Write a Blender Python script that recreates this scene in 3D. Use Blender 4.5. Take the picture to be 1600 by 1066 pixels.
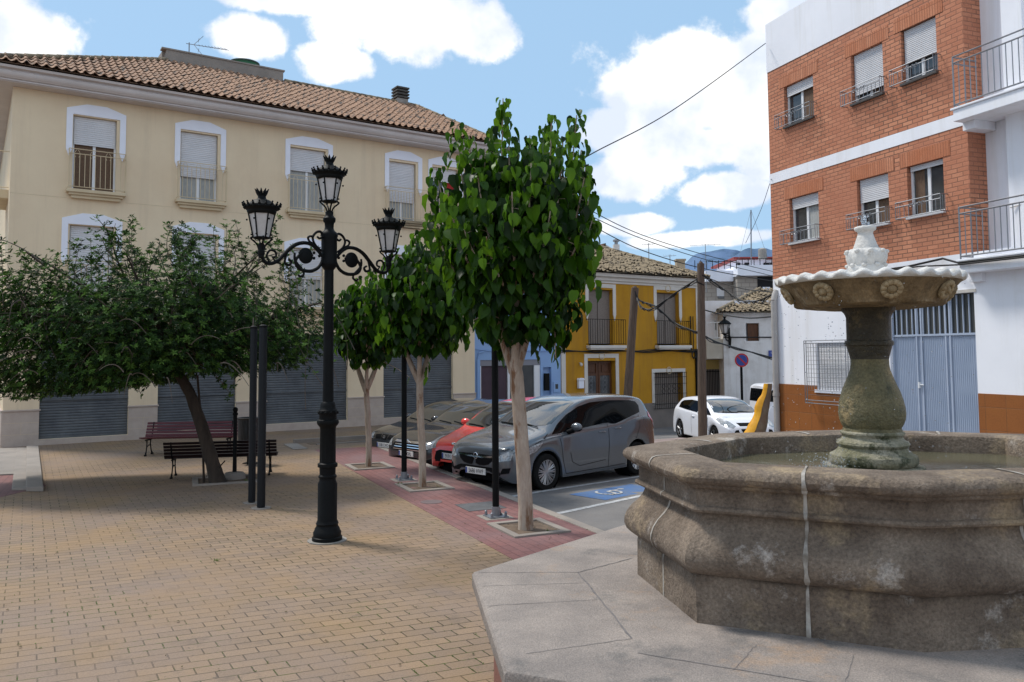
import bpy, bmesh, math, random
from mathutils import Vector, Matrix, noise
from mathutils.bvhtree import BVHTree
from mathutils.geometry import delaunay_2d_cdt
PI=math.pi; R=math.radians
for o in list(bpy.data.objects): bpy.data.objects.remove(o)
SC=bpy.context.scene; COL=SC.collection

# ------------------------------------------------------------------ camera
F=1260.0; PITCH=.062; ROLL=-.0072; EYE=2.3
cd=bpy.data.cameras.new('camera'); cam=bpy.data.objects.new('camera',cd); COL.objects.link(cam); SC.camera=cam
cd.sensor_width=36; cd.lens=F/1600*36; cd.shift_y=-(533-475)/1600; cd.clip_end=20000; cd.clip_start=.05
_f=Vector((0,math.cos(PITCH),math.sin(PITCH))); _u=Vector((0,-math.sin(PITCH),math.cos(PITCH))); _r=Vector((1,0,0))
_rt=math.cos(ROLL)*_r+math.sin(ROLL)*_u; _up=-math.sin(ROLL)*_r+math.cos(ROLL)*_u
cam.matrix_world=Matrix(((_rt.x,_up.x,-_f.x,0),(_rt.y,_up.y,-_f.y,0),(_rt.z,_up.z,-_f.z,EYE),(0,0,0,1)))
SC.render.resolution_x=1024; SC.render.resolution_y=682
SC.view_settings.view_transform='Standard'; SC.view_settings.look='None'; SC.view_settings.exposure=.35; SC.view_settings.gamma=1

# ------------------------------------------------------------------ sky + sun
SUN_EL=R(58); SUN_AZ=R(-62)      # azimuth measured from +Y towards +X
W=bpy.data.worlds.new('World'); SC.world=W; W.use_nodes=True
def sky():
    nt=W.node_tree; nt.nodes.clear(); N=nt.nodes.new; L=nt.links.new
    out=N('ShaderNodeOutputWorld'); bg=N('ShaderNodeBackground'); bg.inputs[1].default_value=.092
    st=N('ShaderNodeTexSky'); st.sky_type='NISHITA'; st.sun_disc=False; st.sun_elevation=SUN_EL; st.sun_rotation=SUN_AZ
    st.air_density=1.1; st.dust_density=.6; st.ozone_density=1.6
    tc=N('ShaderNodeTexCoord'); nz=N('ShaderNodeVectorMath'); nz.operation='NORMALIZE'; L(tc.outputs['Generated'],nz.inputs[0])
    def m(op,a,b=None,c=None):
        n=N('ShaderNodeMath'); n.operation=op
        for i,x in enumerate((a,b,c)):
            if x is None: continue
            if isinstance(x,(int,float)): n.inputs[i].default_value=x
            else: L(x,n.inputs[i])
        return n.outputs[0]
    n1=N('ShaderNodeTexNoise'); n1.inputs['Scale'].default_value=11; n1.inputs['Detail'].default_value=9; n1.inputs['Roughness'].default_value=.6
    L(nz.outputs[0],n1.inputs['Vector'])
    def blobs(lst):
        cur=None
        for (px,py,rx,ry) in lst:     # cloud banks, each in a fixed direction of the sky dome
            d=(_f*F+_rt*(px-800)+_up*(475-py)); k=d.length; d.normalize()
            ax=Vector((d.y,-d.x,0)).normalized(); ay=d.cross(ax).normalized()
            da=N('ShaderNodeVectorMath'); da.operation='DOT_PRODUCT'; L(nz.outputs[0],da.inputs[0]); da.inputs[1].default_value=ax*(k/rx)
            db=N('ShaderNodeVectorMath'); db.operation='DOT_PRODUCT'; L(nz.outputs[0],db.inputs[0]); db.inputs[1].default_value=ay*(k/ry)
            dc=N('ShaderNodeVectorMath'); dc.operation='DOT_PRODUCT'; L(nz.outputs[0],dc.inputs[0]); dc.inputs[1].default_value=d
            r2=m('SQRT',m('ADD',m('MULTIPLY',da.outputs['Value'],da.outputs['Value']),m('MULTIPLY',db.outputs['Value'],db.outputs['Value'])))
            v=m('SUBTRACT',1.0,r2); v=m('MAXIMUM',v,-1.2); v=m('SUBTRACT',v,m('MULTIPLY',m('LESS_THAN',dc.outputs['Value'],.2),9))
            cur=v if cur is None else m('MAXIMUM',cur,v)
        return cur
    b=blobs([(25,50,85,60),(450,-5,170,26),(640,30,145,62),(380,58,62,34),(525,98,62,30),(735,45,75,45),
             (1030,130,115,82),(1120,150,110,70),(1185,150,80,90),(955,205,60,45),(1090,225,110,30),(975,275,85,38),(1140,300,75,26),(1195,240,40,45),(985,352,60,16),(1120,372,120,14),(1240,10,70,50),
             (1500,100,220,160),(-300,60,320,150),(200,-420,700,190),(1300,-500,620,240),(700,-900,900,260)])
    # clouds in the part of the sky behind the viewer, for reflections and light
    n2=N('ShaderNodeTexNoise'); n2.inputs['Scale'].default_value=2.6; n2.inputs['Detail'].default_value=7; L(nz.outputs[0],n2.inputs['Vector'])
    sep=N('ShaderNodeSeparateXYZ'); L(nz.outputs[0],sep.inputs[0])
    back=m('MULTIPLY',m('SUBTRACT',n2.outputs[0],.50),5.0)
    back=m('SUBTRACT',back,m('MULTIPLY',m('MAXIMUM',m('ADD',sep.outputs[1],.1),0),30))
    b=m('MAXIMUM',b,back)
    f=m('ADD',b,m('MULTIPLY',m('SUBTRACT',n1.outputs[0],.5),2.3))
    mask=N('ShaderNodeMapRange'); mask.interpolation_type='SMOOTHSTEP'; L(f,mask.inputs[0]); mask.inputs[1].default_value=-.14; mask.inputs[2].default_value=.22
    sh=N('ShaderNodeMapRange'); n3=N('ShaderNodeTexNoise'); n3.inputs['Scale'].default_value=8; n3.inputs['Detail'].default_value=8; L(nz.outputs[0],n3.inputs['Vector']); L(n3.outputs[0],sh.inputs[0]); sh.inputs[1].default_value=.44; sh.inputs[2].default_value=.56
    cc=N('ShaderNodeMix'); cc.data_type='RGBA'; L(sh.outputs[0],cc.inputs[0]); cc.inputs[6].default_value=(6.9,7.6,8.9,1); cc.inputs[7].default_value=(10.2,10.2,10.2,1)
    pale=N('ShaderNodeMix'); pale.data_type='RGBA'; pale.inputs[0].default_value=.8; L(st.outputs[0],pale.inputs[6]); pale.inputs[7].default_value=(3.7,5.8,8.2,1)
    mx=N('ShaderNodeMix'); mx.data_type='RGBA'; L(mask.outputs[0],mx.inputs[0]); L(pale.outputs[2],mx.inputs[6]); L(cc.outputs[2],mx.inputs[7])
    L(mx.outputs[2],bg.inputs[0]); L(bg.outputs[0],out.inputs[0])
sky()
sl=bpy.data.lights.new('sun','SUN'); sl.energy=2.7; sl.angle=R(11); sl.color=(1,.95,.87)
so=bpy.data.objects.new('sun',sl); COL.objects.link(so)
_sd=Vector((math.sin(SUN_AZ)*math.cos(SUN_EL),math.cos(SUN_AZ)*math.cos(SUN_EL),math.sin(SUN_EL)))
so.rotation_euler=_sd.to_track_quat('Z','Y').to_euler(); so.location=_sd*60

# ------------------------------------------------------------------ helpers
class MB:
    def __init__(s): s.v=[]; s.f=[]; s.m=[]
    def add(s,vs,fs,mat=0):
        n=len(s.v); s.v+=[tuple(v) for v in vs]
        for f in fs: s.f.append([n+i for i in f]); s.m.append(mat)
    def box(s,x0,y0,z0,x1,y1,z1,mat=0):
        if x0>x1:x0,x1=x1,x0
        if y0>y1:y0,y1=y1,y0
        if z0>z1:z0,z1=z1,z0
        s.add([(x0,y0,z0),(x1,y0,z0),(x1,y1,z0),(x0,y1,z0),(x0,y0,z1),(x1,y0,z1),(x1,y1,z1),(x0,y1,z1)],
              [(0,3,2,1),(4,5,6,7),(0,1,5,4),(1,2,6,5),(2,3,7,6),(3,0,4,7)],mat)
    def obox(s,c,d,rot,mat=0):
        c=Vector(c); h=Vector(d)/2; q=rot if isinstance(rot,Matrix) else Matrix.Rotation(rot,3,'Z')
        s.add([c+q@Vector((h.x*a,h.y*b,h.z*e)) for e in(-1,1) for a,b in((-1,-1),(1,-1),(1,1),(-1,1))],
              [(0,3,2,1),(4,5,6,7),(0,1,5,4),(1,2,6,5),(2,3,7,6),(3,0,4,7)],mat)
    def quad(s,a,b,c,d,mat=0): s.add([a,b,c,d],[(0,1,2,3)],mat)
    def tube(s,pts,rad,n=8,mat=0,cap=True):
        pts=[Vector(p) for p in pts]; k=len(pts)
        if isinstance(rad,(int,float)): rad=[rad]*k
        T=[(pts[min(i+1,k-1)]-pts[max(i-1,0)]).normalized() for i in range(k)]
        a=T[0].orthogonal().normalized(); vs=[]
        for i in range(k):
            a=(a-T[i]*a.dot(T[i])); a=a.normalized() if a.length>1e-6 else T[i].orthogonal().normalized()
            b=T[i].cross(a)
            for j in range(n):
                t=2*PI*j/n; vs.append(pts[i]+(a*math.cos(t)+b*math.sin(t))*rad[i])
        fs=[(i*n+j,i*n+(j+1)%n,(i+1)*n+(j+1)%n,(i+1)*n+j) for i in range(k-1) for j in range(n)]
        if cap: fs+= [tuple(reversed(range(n))),tuple((k-1)*n+j for j in range(n))]
        s.add(vs,fs,mat)
    def lathe(s,prof,n=16,c=(0,0,0),mat=0,cap=True,axis='z',rmod=None):
        vs=[];k=len(prof)
        for i,(r,z) in enumerate(prof):
            for j in range(n):
                t=2*PI*j/n; rr=r*(rmod(t,z) if rmod else 1)
                if axis=='z': vs.append((c[0]+rr*math.cos(t),c[1]+rr*math.sin(t),c[2]+z))
                elif axis=='y': vs.append((c[0]+rr*math.cos(t),c[1]+z,c[2]-rr*math.sin(t)))
                else: vs.append((c[0]+z,c[1]+rr*math.cos(t),c[2]+rr*math.sin(t)))
        fs=[(i*n+j,i*n+(j+1)%n,(i+1)*n+(j+1)%n,(i+1)*n+j) for i in range(k-1) for j in range(n)]
        if cap: fs+= [tuple(reversed(range(n))),tuple((k-1)*n+j for j in range(n))]
        s.add(vs,fs,mat)
    def prism(s,poly,y0,y1,mat=0):      # polygon in x,z extruded along y
        n=len(poly); s.add([(x,y0,z) for x,z in poly]+[(x,y1,z) for x,z in poly],
            [tuple(range(n)),tuple(reversed(range(n,2*n)))]+[(i,n+i,n+(i+1)%n,(i+1)%n) for i in range(n)],mat)
    def slab(s,poly,z0,z1,mat=0):       # polygon in x,y extruded along z
        n=len(poly); s.add([(x,y,z0) for x,y in poly]+[(x,y,z1) for x,y in poly],
            [tuple(reversed(range(n))),tuple(range(n,2*n))]+[(i,(i+1)%n,n+(i+1)%n,n+i) for i in range(n)],mat)
    def sphere(s,c,r,n=8,mat=0,sq=(1,1,1)):
        prof=[(max(1e-4,math.sin(PI*i/(n))),-math.cos(PI*i/(n))) for i in range(n+1)]
        vs=[];k=len(prof);m=n+4
        for (q,z) in prof:
            for j in range(m):
                t=2*PI*j/m; vs.append((c[0]+r*sq[0]*q*math.cos(t),c[1]+r*sq[1]*q*math.sin(t),c[2]+r*sq[2]*z))
        s.add(vs,[(i*m+j,i*m+(j+1)%m,(i+1)*m+(j+1)%m,(i+1)*m+j) for i in range(k-1) for j in range(m)],mat)
    def xf(s,M): s.v=[tuple(M@Vector(v)) for v in s.v]; return s
    def build(s,name,mats,parent=None,smooth=None,bevel=0,label=None,fix=False):
        me=bpy.data.meshes.new(name); me.from_pydata(s.v,[],s.f)
        if not isinstance(mats,(list,tuple)): mats=[mats]
        for m in mats: me.materials.append(m)
        if len(mats)>1: me.polygons.foreach_set('material_index',s.m)
        me.validate()
        if fix:
            bm=bmesh.new(); bm.from_mesh(me); bmesh.ops.recalc_face_normals(bm,faces=bm.faces); bm.to_mesh(me); bm.free()
        if smooth:
            me.shade_smooth(); me.set_sharp_from_angle(angle=R(smooth))
        me.update()
        o=bpy.data.objects.new(name,me); COL.objects.link(o)
        if parent: o.parent=parent
        if bevel:
            b=o.modifiers.new('bevel','BEVEL'); b.width=bevel; b.segments=2; b.limit_method='ANGLE'; b.angle_limit=R(40)
        if label: o['label']=label
        return o
def tag(o,label=None,cat=None,group=None,kind=None):
    if label:o['label']=label
    if cat:o['category']=cat
    if group:o['group']=group
    if kind:o['kind']=kind
    return o
def root(name,label,cat,loc=(0,0,0),rz=0,group=None):
    o=bpy.data.objects.new(name,None); COL.objects.link(o); o.location=loc; o.rotation_euler=(0,0,rz); o.empty_display_size=.2
    return tag(o,label,cat,group)
def copy_tree(r,loc,rz,label,scale=1):
    c=r.copy(); COL.objects.link(c); c.location=loc; c.rotation_euler=(0,0,rz); c.scale=(scale,)*3
    if label:c['label']=label
    for ch in list(r.children):
        d=ch.copy(); COL.objects.link(d); d.parent=c
        for g in list(ch.children):
            e=g.copy(); COL.objects.link(e); e.parent=d
    return c
def text(s,size,mat,parent,loc,rot,name='lettering',ext=.001,sx=1):
    cu=bpy.data.curves.new('t','FONT'); cu.body=s; cu.size=size; cu.extrude=ext; cu.align_x='CENTER'; cu.align_y='CENTER'
    t=bpy.data.objects.new('t',cu); COL.objects.link(t)
    dg=bpy.context.evaluated_depsgraph_get(); me=bpy.data.meshes.new_from_object(t.evaluated_get(dg))
    bpy.data.objects.remove(t); o=bpy.data.objects.new(name,me); COL.objects.link(o); me.materials.clear(); me.materials.append(mat)
    o.parent=parent; o.location=loc; o.rotation_euler=rot; o.scale=(sx,1,1); return o

# ------------------------------------------------------------------ materials
def M(name,c1,c2=None,scale=3,rough=.8,bump=0,bscale=40,metal=0,spec=.4,c3=None,s3=.5,t3=(.45,.7),coat=0,fine=0,trans=0,alpha=1,vstretch=None,subs=0,c4=None,s4=2,t4=(.6,.75),c5=None,s5=8,t5=(.6,.7),streak=None,st=.5):
    m=bpy.data.materials.new(name); m.use_nodes=True; nt=m.node_tree; N=nt.nodes.new; L=nt.links.new
    p=nt.nodes['Principled BSDF']; p.inputs['Roughness'].default_value=rough; p.inputs['Metallic'].default_value=metal
    p.inputs['Specular IOR Level'].default_value=spec
    if coat: p.inputs['Coat Weight'].default_value=coat; p.inputs['Coat Roughness'].default_value=.04
    if trans: p.inputs['Transmission Weight'].default_value=trans
    tc=N('ShaderNodeTexCoord'); co=tc.outputs['Object']
    if vstretch:
        mp=N('ShaderNodeMapping'); mp.inputs['Scale'].default_value=vstretch; L(co,mp.inputs[0]); co=mp.outputs[0]
    def noi(sc,det=5,rg=.6):
        n=N('ShaderNodeTexNoise'); n.inputs['Scale'].default_value=sc; n.inputs['Detail'].default_value=det; n.inputs['Roughness'].default_value=rg; L(co,n.inputs['Vector']); return n.outputs[0]
    def mr(x,a,b,c=0,d=1):
        n=N('ShaderNodeMapRange'); L(x,n.inputs[0]); n.inputs[1].default_value=a; n.inputs[2].default_value=b; n.inputs[3].default_value=c; n.inputs[4].default_value=d; return n.outputs[0]
    def mix(f,a,b,mode='MIX'):
        n=N('ShaderNodeMix'); n.data_type='RGBA'; n.blend_type=mode
        if isinstance(f,(int,float)): n.inputs[0].default_value=f
        else: L(f,n.inputs[0])
        for i,x in ((6,a),(7,b)):
            if isinstance(x,tuple): n.inputs[i].default_value=(*x[:3],1)
            else: L(x,n.inputs[i])
        return n.outputs[2]
    col=tuple(c1)
    if c2: col=mix(mr(noi(scale),.35,.65),tuple(c1),tuple(c2))
    if c3: col=mix(mr(noi(s3,6,.7),*t3),col,tuple(c3))
    if c4: col=mix(mr(noi(s4,8,.75),*t4),col,tuple(c4))
    if c5: col=mix(mr(noi(s5,8,.8),*t5),col,tuple(c5))
    if streak:
        mp2=N('ShaderNodeMapping'); mp2.inputs['Scale'].default_value=(2.6,2.6,.16); L(tc.outputs['Object'],mp2.inputs[0]); n_=N('ShaderNodeTexNoise'); n_.inputs['Scale'].default_value=1; n_.inputs['Detail'].default_value=7; n_.inputs['Roughness'].default_value=.7; L(mp2.outputs[0],n_.inputs['Vector'])
        col=mix(mr(n_.outputs[0],.50,.72,0,st),col,tuple(streak))
    if fine:
        g=mr(noi(bscale*1.7,3,.7),.3,.7,1-fine,1+fine*.6); v=N('ShaderNodeCombineColor'); [L(g,v.inputs[i]) for i in range(3)]
        col=mix(1.0,col,v.outputs[0],'MULTIPLY')
    if isinstance(col,tuple): p.inputs['Base Color'].default_value=(*col[:3],1)
    else: L(col,p.inputs['Base Color'])
    if bump:
        b=N('ShaderNodeBump'); b.inputs['Strength'].default_value=min(1,bump); b.inputs['Distance'].default_value=.01*max(1,bump); L(noi(bscale,6,.65),b.inputs['Height']); L(b.outputs[0],p.inputs['Normal'])
    m['nodes']=1
    return m
SK='skew'
SKR=(math.sin(R(67)),math.cos(R(67))); SKC=(-math.sin(R(31)),math.cos(R(31)))
def brick_mat(name,c1,c2,mortar,bw,rh,ms,rot=0,plane='xy',rough=.85,dirt=None,off=.5,weed=None,bumpd=.004,vary=1.0):
    m=bpy.data.materials.new(name); m.use_nodes=True; nt=m.node_tree; N=nt.nodes.new; L=nt.links.new
    p=nt.nodes['Principled BSDF']; p.inputs['Roughness'].default_value=rough; p.inputs['Specular IOR Level'].default_value=.25
    tc=N('ShaderNodeTexCoord')
    if rot=='skew':     # rows and cross joints of this paving are not quite square to each other
        nr=(-SKR[1],SKR[0]); nc=(SKC[1],-SKC[0]); kv=SKC[0]*nr[0]+SKC[1]*nr[1]; ku=SKR[0]*nc[0]+SKR[1]*nc[1]
        du=N('ShaderNodeVectorMath'); du.operation='DOT_PRODUCT'; L(tc.outputs['Object'],du.inputs[0]); du.inputs[1].default_value=(nc[0]/ku,nc[1]/ku,0)
        dv=N('ShaderNodeVectorMath'); dv.operation='DOT_PRODUCT'; L(tc.outputs['Object'],dv.inputs[0]); dv.inputs[1].default_value=(nr[0]/kv,nr[1]/kv,0)
        c=N('ShaderNodeCombineXYZ'); L(du.outputs['Value'],c.inputs[0]); L(dv.outputs['Value'],c.inputs[1]); co=c.outputs[0]
    elif plane=='xy':
        mp=N('ShaderNodeMapping'); mp.inputs['Rotation'].default_value=(0,0,rot); L(tc.outputs['Object'],mp.inputs[0]); co=mp.outputs[0]
    else:
        s=N('ShaderNodeSeparateXYZ'); L(tc.outputs['Object'],s.inputs[0]); a=N('ShaderNodeMath'); a.operation='ADD'; L(s.outputs[0],a.inputs[0]); L(s.outputs[1],a.inputs[1])
        c=N('ShaderNodeCombineXYZ'); 
        if plane=='xz': L(a.outputs[0],c.inputs[0]); L(s.outputs[2],c.inputs[1])
        else: L(s.outputs[2],c.inputs[0]); L(a.outputs[0],c.inputs[1])
        co=c.outputs[0]
    b=N('ShaderNodeTexBrick'); L(co,b.inputs['Vector']); b.offset=off; b.squash=1
    b.inputs['Scale'].default_value=1; b.inputs['Brick Width'].default_value=bw; b.inputs['Row Height'].default_value=rh; b.inputs['Mortar Size'].default_value=ms; b.inputs['Mortar Smooth'].default_value=.35; b.inputs['Bias'].default_value=0
    b.inputs['Color1'].default_value=(*c1,1); b.inputs['Color2'].default_value=(*c2,1); b.inputs['Mortar'].default_value=(*mortar,1)
    col=b.outputs['Color']
    def noi(sc,det=5,rg=.6):
        n=N('ShaderNodeTexNoise'); n.inputs['Scale'].default_value=sc; n.inputs['Detail'].default_value=det; n.inputs['Roughness'].default_value=rg; L(tc.outputs['Object'],n.inputs['Vector']); return n.outputs[0]
    def mr(x,a,bb,c=0,d=1):
        n=N('ShaderNodeMapRange'); L(x,n.inputs[0]); n.inputs[1].default_value=a; n.inputs[2].default_value=bb; n.inputs[3].default_value=c; n.inputs[4].default_value=d; return n.outputs[0]
    def mix(f,a,bb,mode='MIX'):
        n=N('ShaderNodeMix'); n.data_type='RGBA'; n.blend_type=mode
        if isinstance(f,(int,float)): n.inputs[0].default_value=f
        else: L(f,n.inputs[0])
        for i,x in ((6,a),(7,bb)):
            if isinstance(x,tuple): n.inputs[i].default_value=(*x[:3],1)
            else: L(x,n.inputs[i])
        return n.outputs[2]
    if dirt:
        col=mix(mr(noi(.45,6,.65),.42,.68),col,dirt)
        g=mr(noi(60,3,.7),.3,.7,.82,1.12); v=N('ShaderNodeCombineColor'); [L(g,v.inputs[i]) for i in range(3)]; col=mix(1.0,col,v.outputs[0],'MULTIPLY')
    if weed:
        col=mix(mr(noi(2.6,6,.75),.56,.68,0,.55),col,(.13,.10,.08)); col=mix(mr(noi(9,3,.6),.68,.72,0,.7),col,(.09,.075,.065)); col=mix(mr(noi(.8,5,.6),.46,.68,0,.45),col,(.31,.195,.09))
        wf=N('ShaderNodeMath'); wf.operation='MULTIPLY'; L(b.outputs['Fac'],wf.inputs[0]); L(mr(noi(1.1,5,.7),.5,.6),wf.inputs[1])
        w2=N('ShaderNodeMath'); w2.operation='MULTIPLY'; L(wf.outputs[0],w2.inputs[0]); L(mr(noi(22,2,.5),.45,.55),w2.inputs[1])
        col=mix(w2.outputs[0],col,weed)
    L(col,p.inputs['Base Color'])
    bp=N('ShaderNodeBump'); bp.inputs['Distance'].default_value=bumpd; bp.inputs['Strength'].default_value=.8; bp.invert=True
    ad=N('ShaderNodeMath'); ad.operation='MULTIPLY_ADD'; L(noi(70,4,.7),ad.inputs[0]); ad.inputs[1].default_value=-.35; L(b.outputs['Fac'],ad.inputs[2]); L(ad.outputs[0],bp.inputs['Height']); L(bp.outputs[0],p.inputs['Normal'])
    return m
def glassy(name,col,rough=.03,spec=.5,coat=0):
    return M(name,col,rough=rough,spec=spec,coat=coat)
cream=M('cream_render',(.77,.63,.44),(.73,.59,.41),.8,.9,.25,120,c3=(.68,.53,.36),s3=.35,t3=(.5,.8),fine=.05,streak=(.52,.41,.29),st=.35)
creammould=M('cream_moulding',(.64,.53,.36),(.56,.45,.29),2,.8,.1,60)
whitepaint=M('white_paint',(.82,.84,.92),(.77,.79,.87),1.5,.7,.08,60)
cornicem=M('cornice_paint',(.60,.55,.53),(.53,.48,.46),1.2,.7,.08,50)
shutterw=M('pvc_shutter',(.66,.66,.68),(.60,.60,.62),2,.5)
alu=M('white_aluminium',(.75,.76,.78),rough=.35)
darkroom=M('dark_interior',(.012,.012,.014),rough=.9)
glass=M('window_glass',(.03,.035,.04),(.06,.065,.07),1.3,.04,spec=.8)
curtain=M('lace_curtain',(.42,.43,.42),(.30,.31,.30),9,.8,vstretch=(8,8,.6))
browncurt=M('brown_curtain',(.16,.10,.06),(.10,.06,.04),9,.8,vstretch=(8,8,1.5))
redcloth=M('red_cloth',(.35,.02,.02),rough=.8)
tile=M('clay_tile',(.40,.24,.15),(.24,.135,.085),11,.85,.5,60,c3=(.045,.038,.034),s3=4.2,t3=(.53,.60),fine=.25)
tileold=M('weathered_clay_tile',(.33,.26,.17),(.20,.155,.10),7,.9,.6,50,c3=(.075,.06,.045),s3=4,t3=(.5,.62),fine=.25)
stone=M('limestone_cladding',(.50,.42,.36),(.43,.35,.30),3,.7,.12,90,fine=.1)
greyshut=M('galvanised_shutter',(.105,.115,.125),(.08,.088,.098),2,.5,metal=.2,c3=(.14,.15,.16),s3=1.2)
concrete=M('concrete',(.33,.30,.27),(.25,.23,.21),2.5,.85,.4,60,c3=(.16,.15,.13),s3=1.2,fine=.12)
concretew=M('pale_concrete',(.30,.26,.225),(.23,.20,.175),1.5,.85,.3,60,fine=.1)
iron=M('black_cast_iron',(.004,.0045,.005),(.006,.007,.0075),5,.55,.15,60,spec=.12)
postm=M('grey_black_steel',(.010,.012,.015),rough=.4,spec=.2)
lampglass=M('frosted_lamp_glass',(.55,.53,.52),(.45,.43,.42),6,.35)
woodred=M('dark_red_slats',(.10,.010,.018),(.065,.007,.013),5,.35,.2,80,vstretch=(1,8,8))
woodblk=M('near_black_slats',(.014,.004,.005),(.008,.003,.004),5,.4,.2,80)
bark=M('pale_bark',(.46,.38,.31),(.33,.25,.19),9,.95,1.5,28,c3=(.19,.10,.055),s3=6,t3=(.55,.62),vstretch=(1,1,.25),fine=.15)
barkdark=M('dark_bark',(.055,.04,.03),(.03,.022,.017),9,.95,1.2,30,vstretch=(1,1,.3))
twigm=M('grey_twig',(.16,.13,.11),(.10,.08,.065),6,.9)
soil=M('planting_soil',(.16,.115,.08),(.10,.07,.05),6,.95,1.2,40)
polewood=M('weathered_pole_wood',(.14,.10,.075),(.08,.058,.045),5,.9,1,40,vstretch=(6,6,.5))
cablem=M('black_cable',(.008,.008,.009),rough=.6)
steel=M('galvanised_steel',(.28,.29,.31),(.22,.23,.25),4,.4,metal=.6)
orange=M('ochre_render',(.50,.25,.014),(.45,.22,.012),.7,.9,.3,100,c3=(.38,.175,.012),s3=.6,t3=(.5,.75),fine=.05,streak=(.30,.15,.03),st=.6)
bluew=M('blue_render',(.28,.43,.69),(.25,.39,.64),.8,.9,.2,100,c3=(.28,.42,.70),s3=.8)
offw=M('off_white_trim',(.66,.62,.57),(.58,.54,.49),1.5,.8,.1,50)
greydado=M('grey_render_dado',(.22,.19,.17),(.17,.15,.135),1.6,.9,.3,60)
whitew=M('white_render',(.86,.87,.92),(.81,.82,.87),.9,.9,.2,80,c3=(.70,.69,.69),s3=.5,t3=(.6,.8),streak=(.62,.60,.57),st=.45)
whitew2=M('aged_white_render',(.76,.75,.75),(.68,.67,.66),.9,.9,.2,60,c3=(.50,.47,.44),s3=.45,streak=(.42,.38,.33),st=.6)
brownwood=M('brown_door_wood',(.12,.045,.015),(.07,.025,.01),6,.5,.3,40,vstretch=(4,4,.5))
blindm=M('straw_blind',(.28,.24,.21),(.20,.17,.15),5,.9,.5,60,vstretch=(3,3,20))
purpleshut=M('maroon_blind',(.075,.045,.06),(.06,.035,.05),3,.7)
def brickw():
    return brick_mat('red_brick_wall',(.63,.28,.165),(.47,.185,.105),(.20,.11,.075),.25,.088,.012,plane='xz',dirt=(.46,.185,.11))
brick=brickw()
brickv=brick_mat('soldier_brick',(.60,.265,.155),(.48,.19,.105),(.25,.11,.07),.40,.062,.008,plane='zx',off=0,dirt=(.44,.15,.07))
dado=brick_mat('brown_tile_dado',(.32,.12,.035),(.28,.10,.03),(.18,.085,.035),.42,.42,.006,plane='xz',off=0,dirt=(.25,.09,.03),rough=.45)
garage=M('blue_grey_garage_paint',(.40,.46,.57),(.35,.41,.52),1.5,.45,.05,20)
asphalt=M('asphalt',(.185,.175,.17),(.14,.132,.128),1.2,.9,.6,150,c3=(.23,.215,.20),s3=.4,fine=.25)
paintw=M('road_paint_white',(.55,.55,.55),(.32,.32,.32),14,.8,fine=.15)
paintb=M('road_paint_blue',(.05,.135,.33),(.09,.16,.29),9,.8,fine=.15,c3=(.12,.16,.24),s3=5)
paver=brick_mat('yellow_pavers',(.285,.198,.128),(.222,.158,.108),(.04,.032,.02),.250,.135,.0058,rot=SK,rough=.8,dirt=(.235,.175,.14),weed=(.05,.075,.012))
paverr=brick_mat('red_pavers',(.245,.115,.105),(.20,.092,.085),(.09,.045,.05),.245,.1225,.005,rot=-R(90+25.3),rough=.8,dirt=(.20,.125,.125))
# ---- basin stone
basinm=M('weathered_basin_stone',(.25,.195,.148),(.125,.092,.068),3.0,.88,2.0,36,c3=(.36,.27,.17),s3=2.0,t3=(.53,.66),c4=(.50,.45,.40),s4=2.7,t4=(.58,.70),c5=(.05,.04,.034),s5=24,t5=(.60,.70),fine=.4)
pedm=M('mossy_pedestal_stone',(.215,.175,.085),(.10,.095,.048),5,.5,2.4,42,c3=(.40,.29,.14),s3=4,t3=(.54,.66),c4=(.045,.048,.026),s4=6,t4=(.56,.68),fine=.4)
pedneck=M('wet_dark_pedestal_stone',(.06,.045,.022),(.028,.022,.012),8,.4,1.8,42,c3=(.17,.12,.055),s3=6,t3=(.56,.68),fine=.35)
pedbase=M('limescaled_pedestal_foot',(.36,.33,.25),(.17,.16,.09),7,.6,1.8,42,c3=(.06,.065,.03),s3=6,t3=(.53,.62),fine=.3)
bowlm=M('stained_bowl_stone',(.27,.185,.095),(.12,.08,.04),7,.75,1.4,50,c3=(.46,.38,.26),s3=4.4,t3=(.56,.70),c4=(.045,.033,.02),s4=6,t4=(.56,.68),fine=.3,vstretch=(1,1,.4))
roset=M('pale_rosette_stone',(.42,.32,.19),(.24,.17,.09),14,.75,1,50)
marble=M('white_marble',(.66,.645,.62),(.54,.52,.49),6,.6,.9,50,c3=(.36,.32,.26),s3=7,t3=(.58,.72))
slabm=M('worn_stone_slab',(.33,.28,.245),(.23,.198,.178),3.2,.85,1.0,70,c3=(.12,.115,.11),s3=1.8,t3=(.54,.70),c5=(.05,.045,.04),s5=26,t5=(.64,.70),c4=(.36,.25,.17),s4=1.3,t4=(.58,.72),fine=.35)
granite=M('red_granite',(.26,.115,.085),(.16,.06,.05),60,.6,.3,90,fine=.4)
jointm=M('white_mortar',(.44,.41,.37),(.17,.14,.11),9,.8,.6,50)
def waterm(name,col,rough):
    m=M(name,col,rough=rough,spec=.5,bump=.6,bscale=9); return m
water=M('green_basin_water',(.13,.12,.075),(.10,.095,.06),3,.06,.35,14,spec=.6,c3=(.16,.14,.08),s3=5,t3=(.6,.72))
drop=M('water_drop',(.8,.85,.9),rough=.03,trans=.9)
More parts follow.
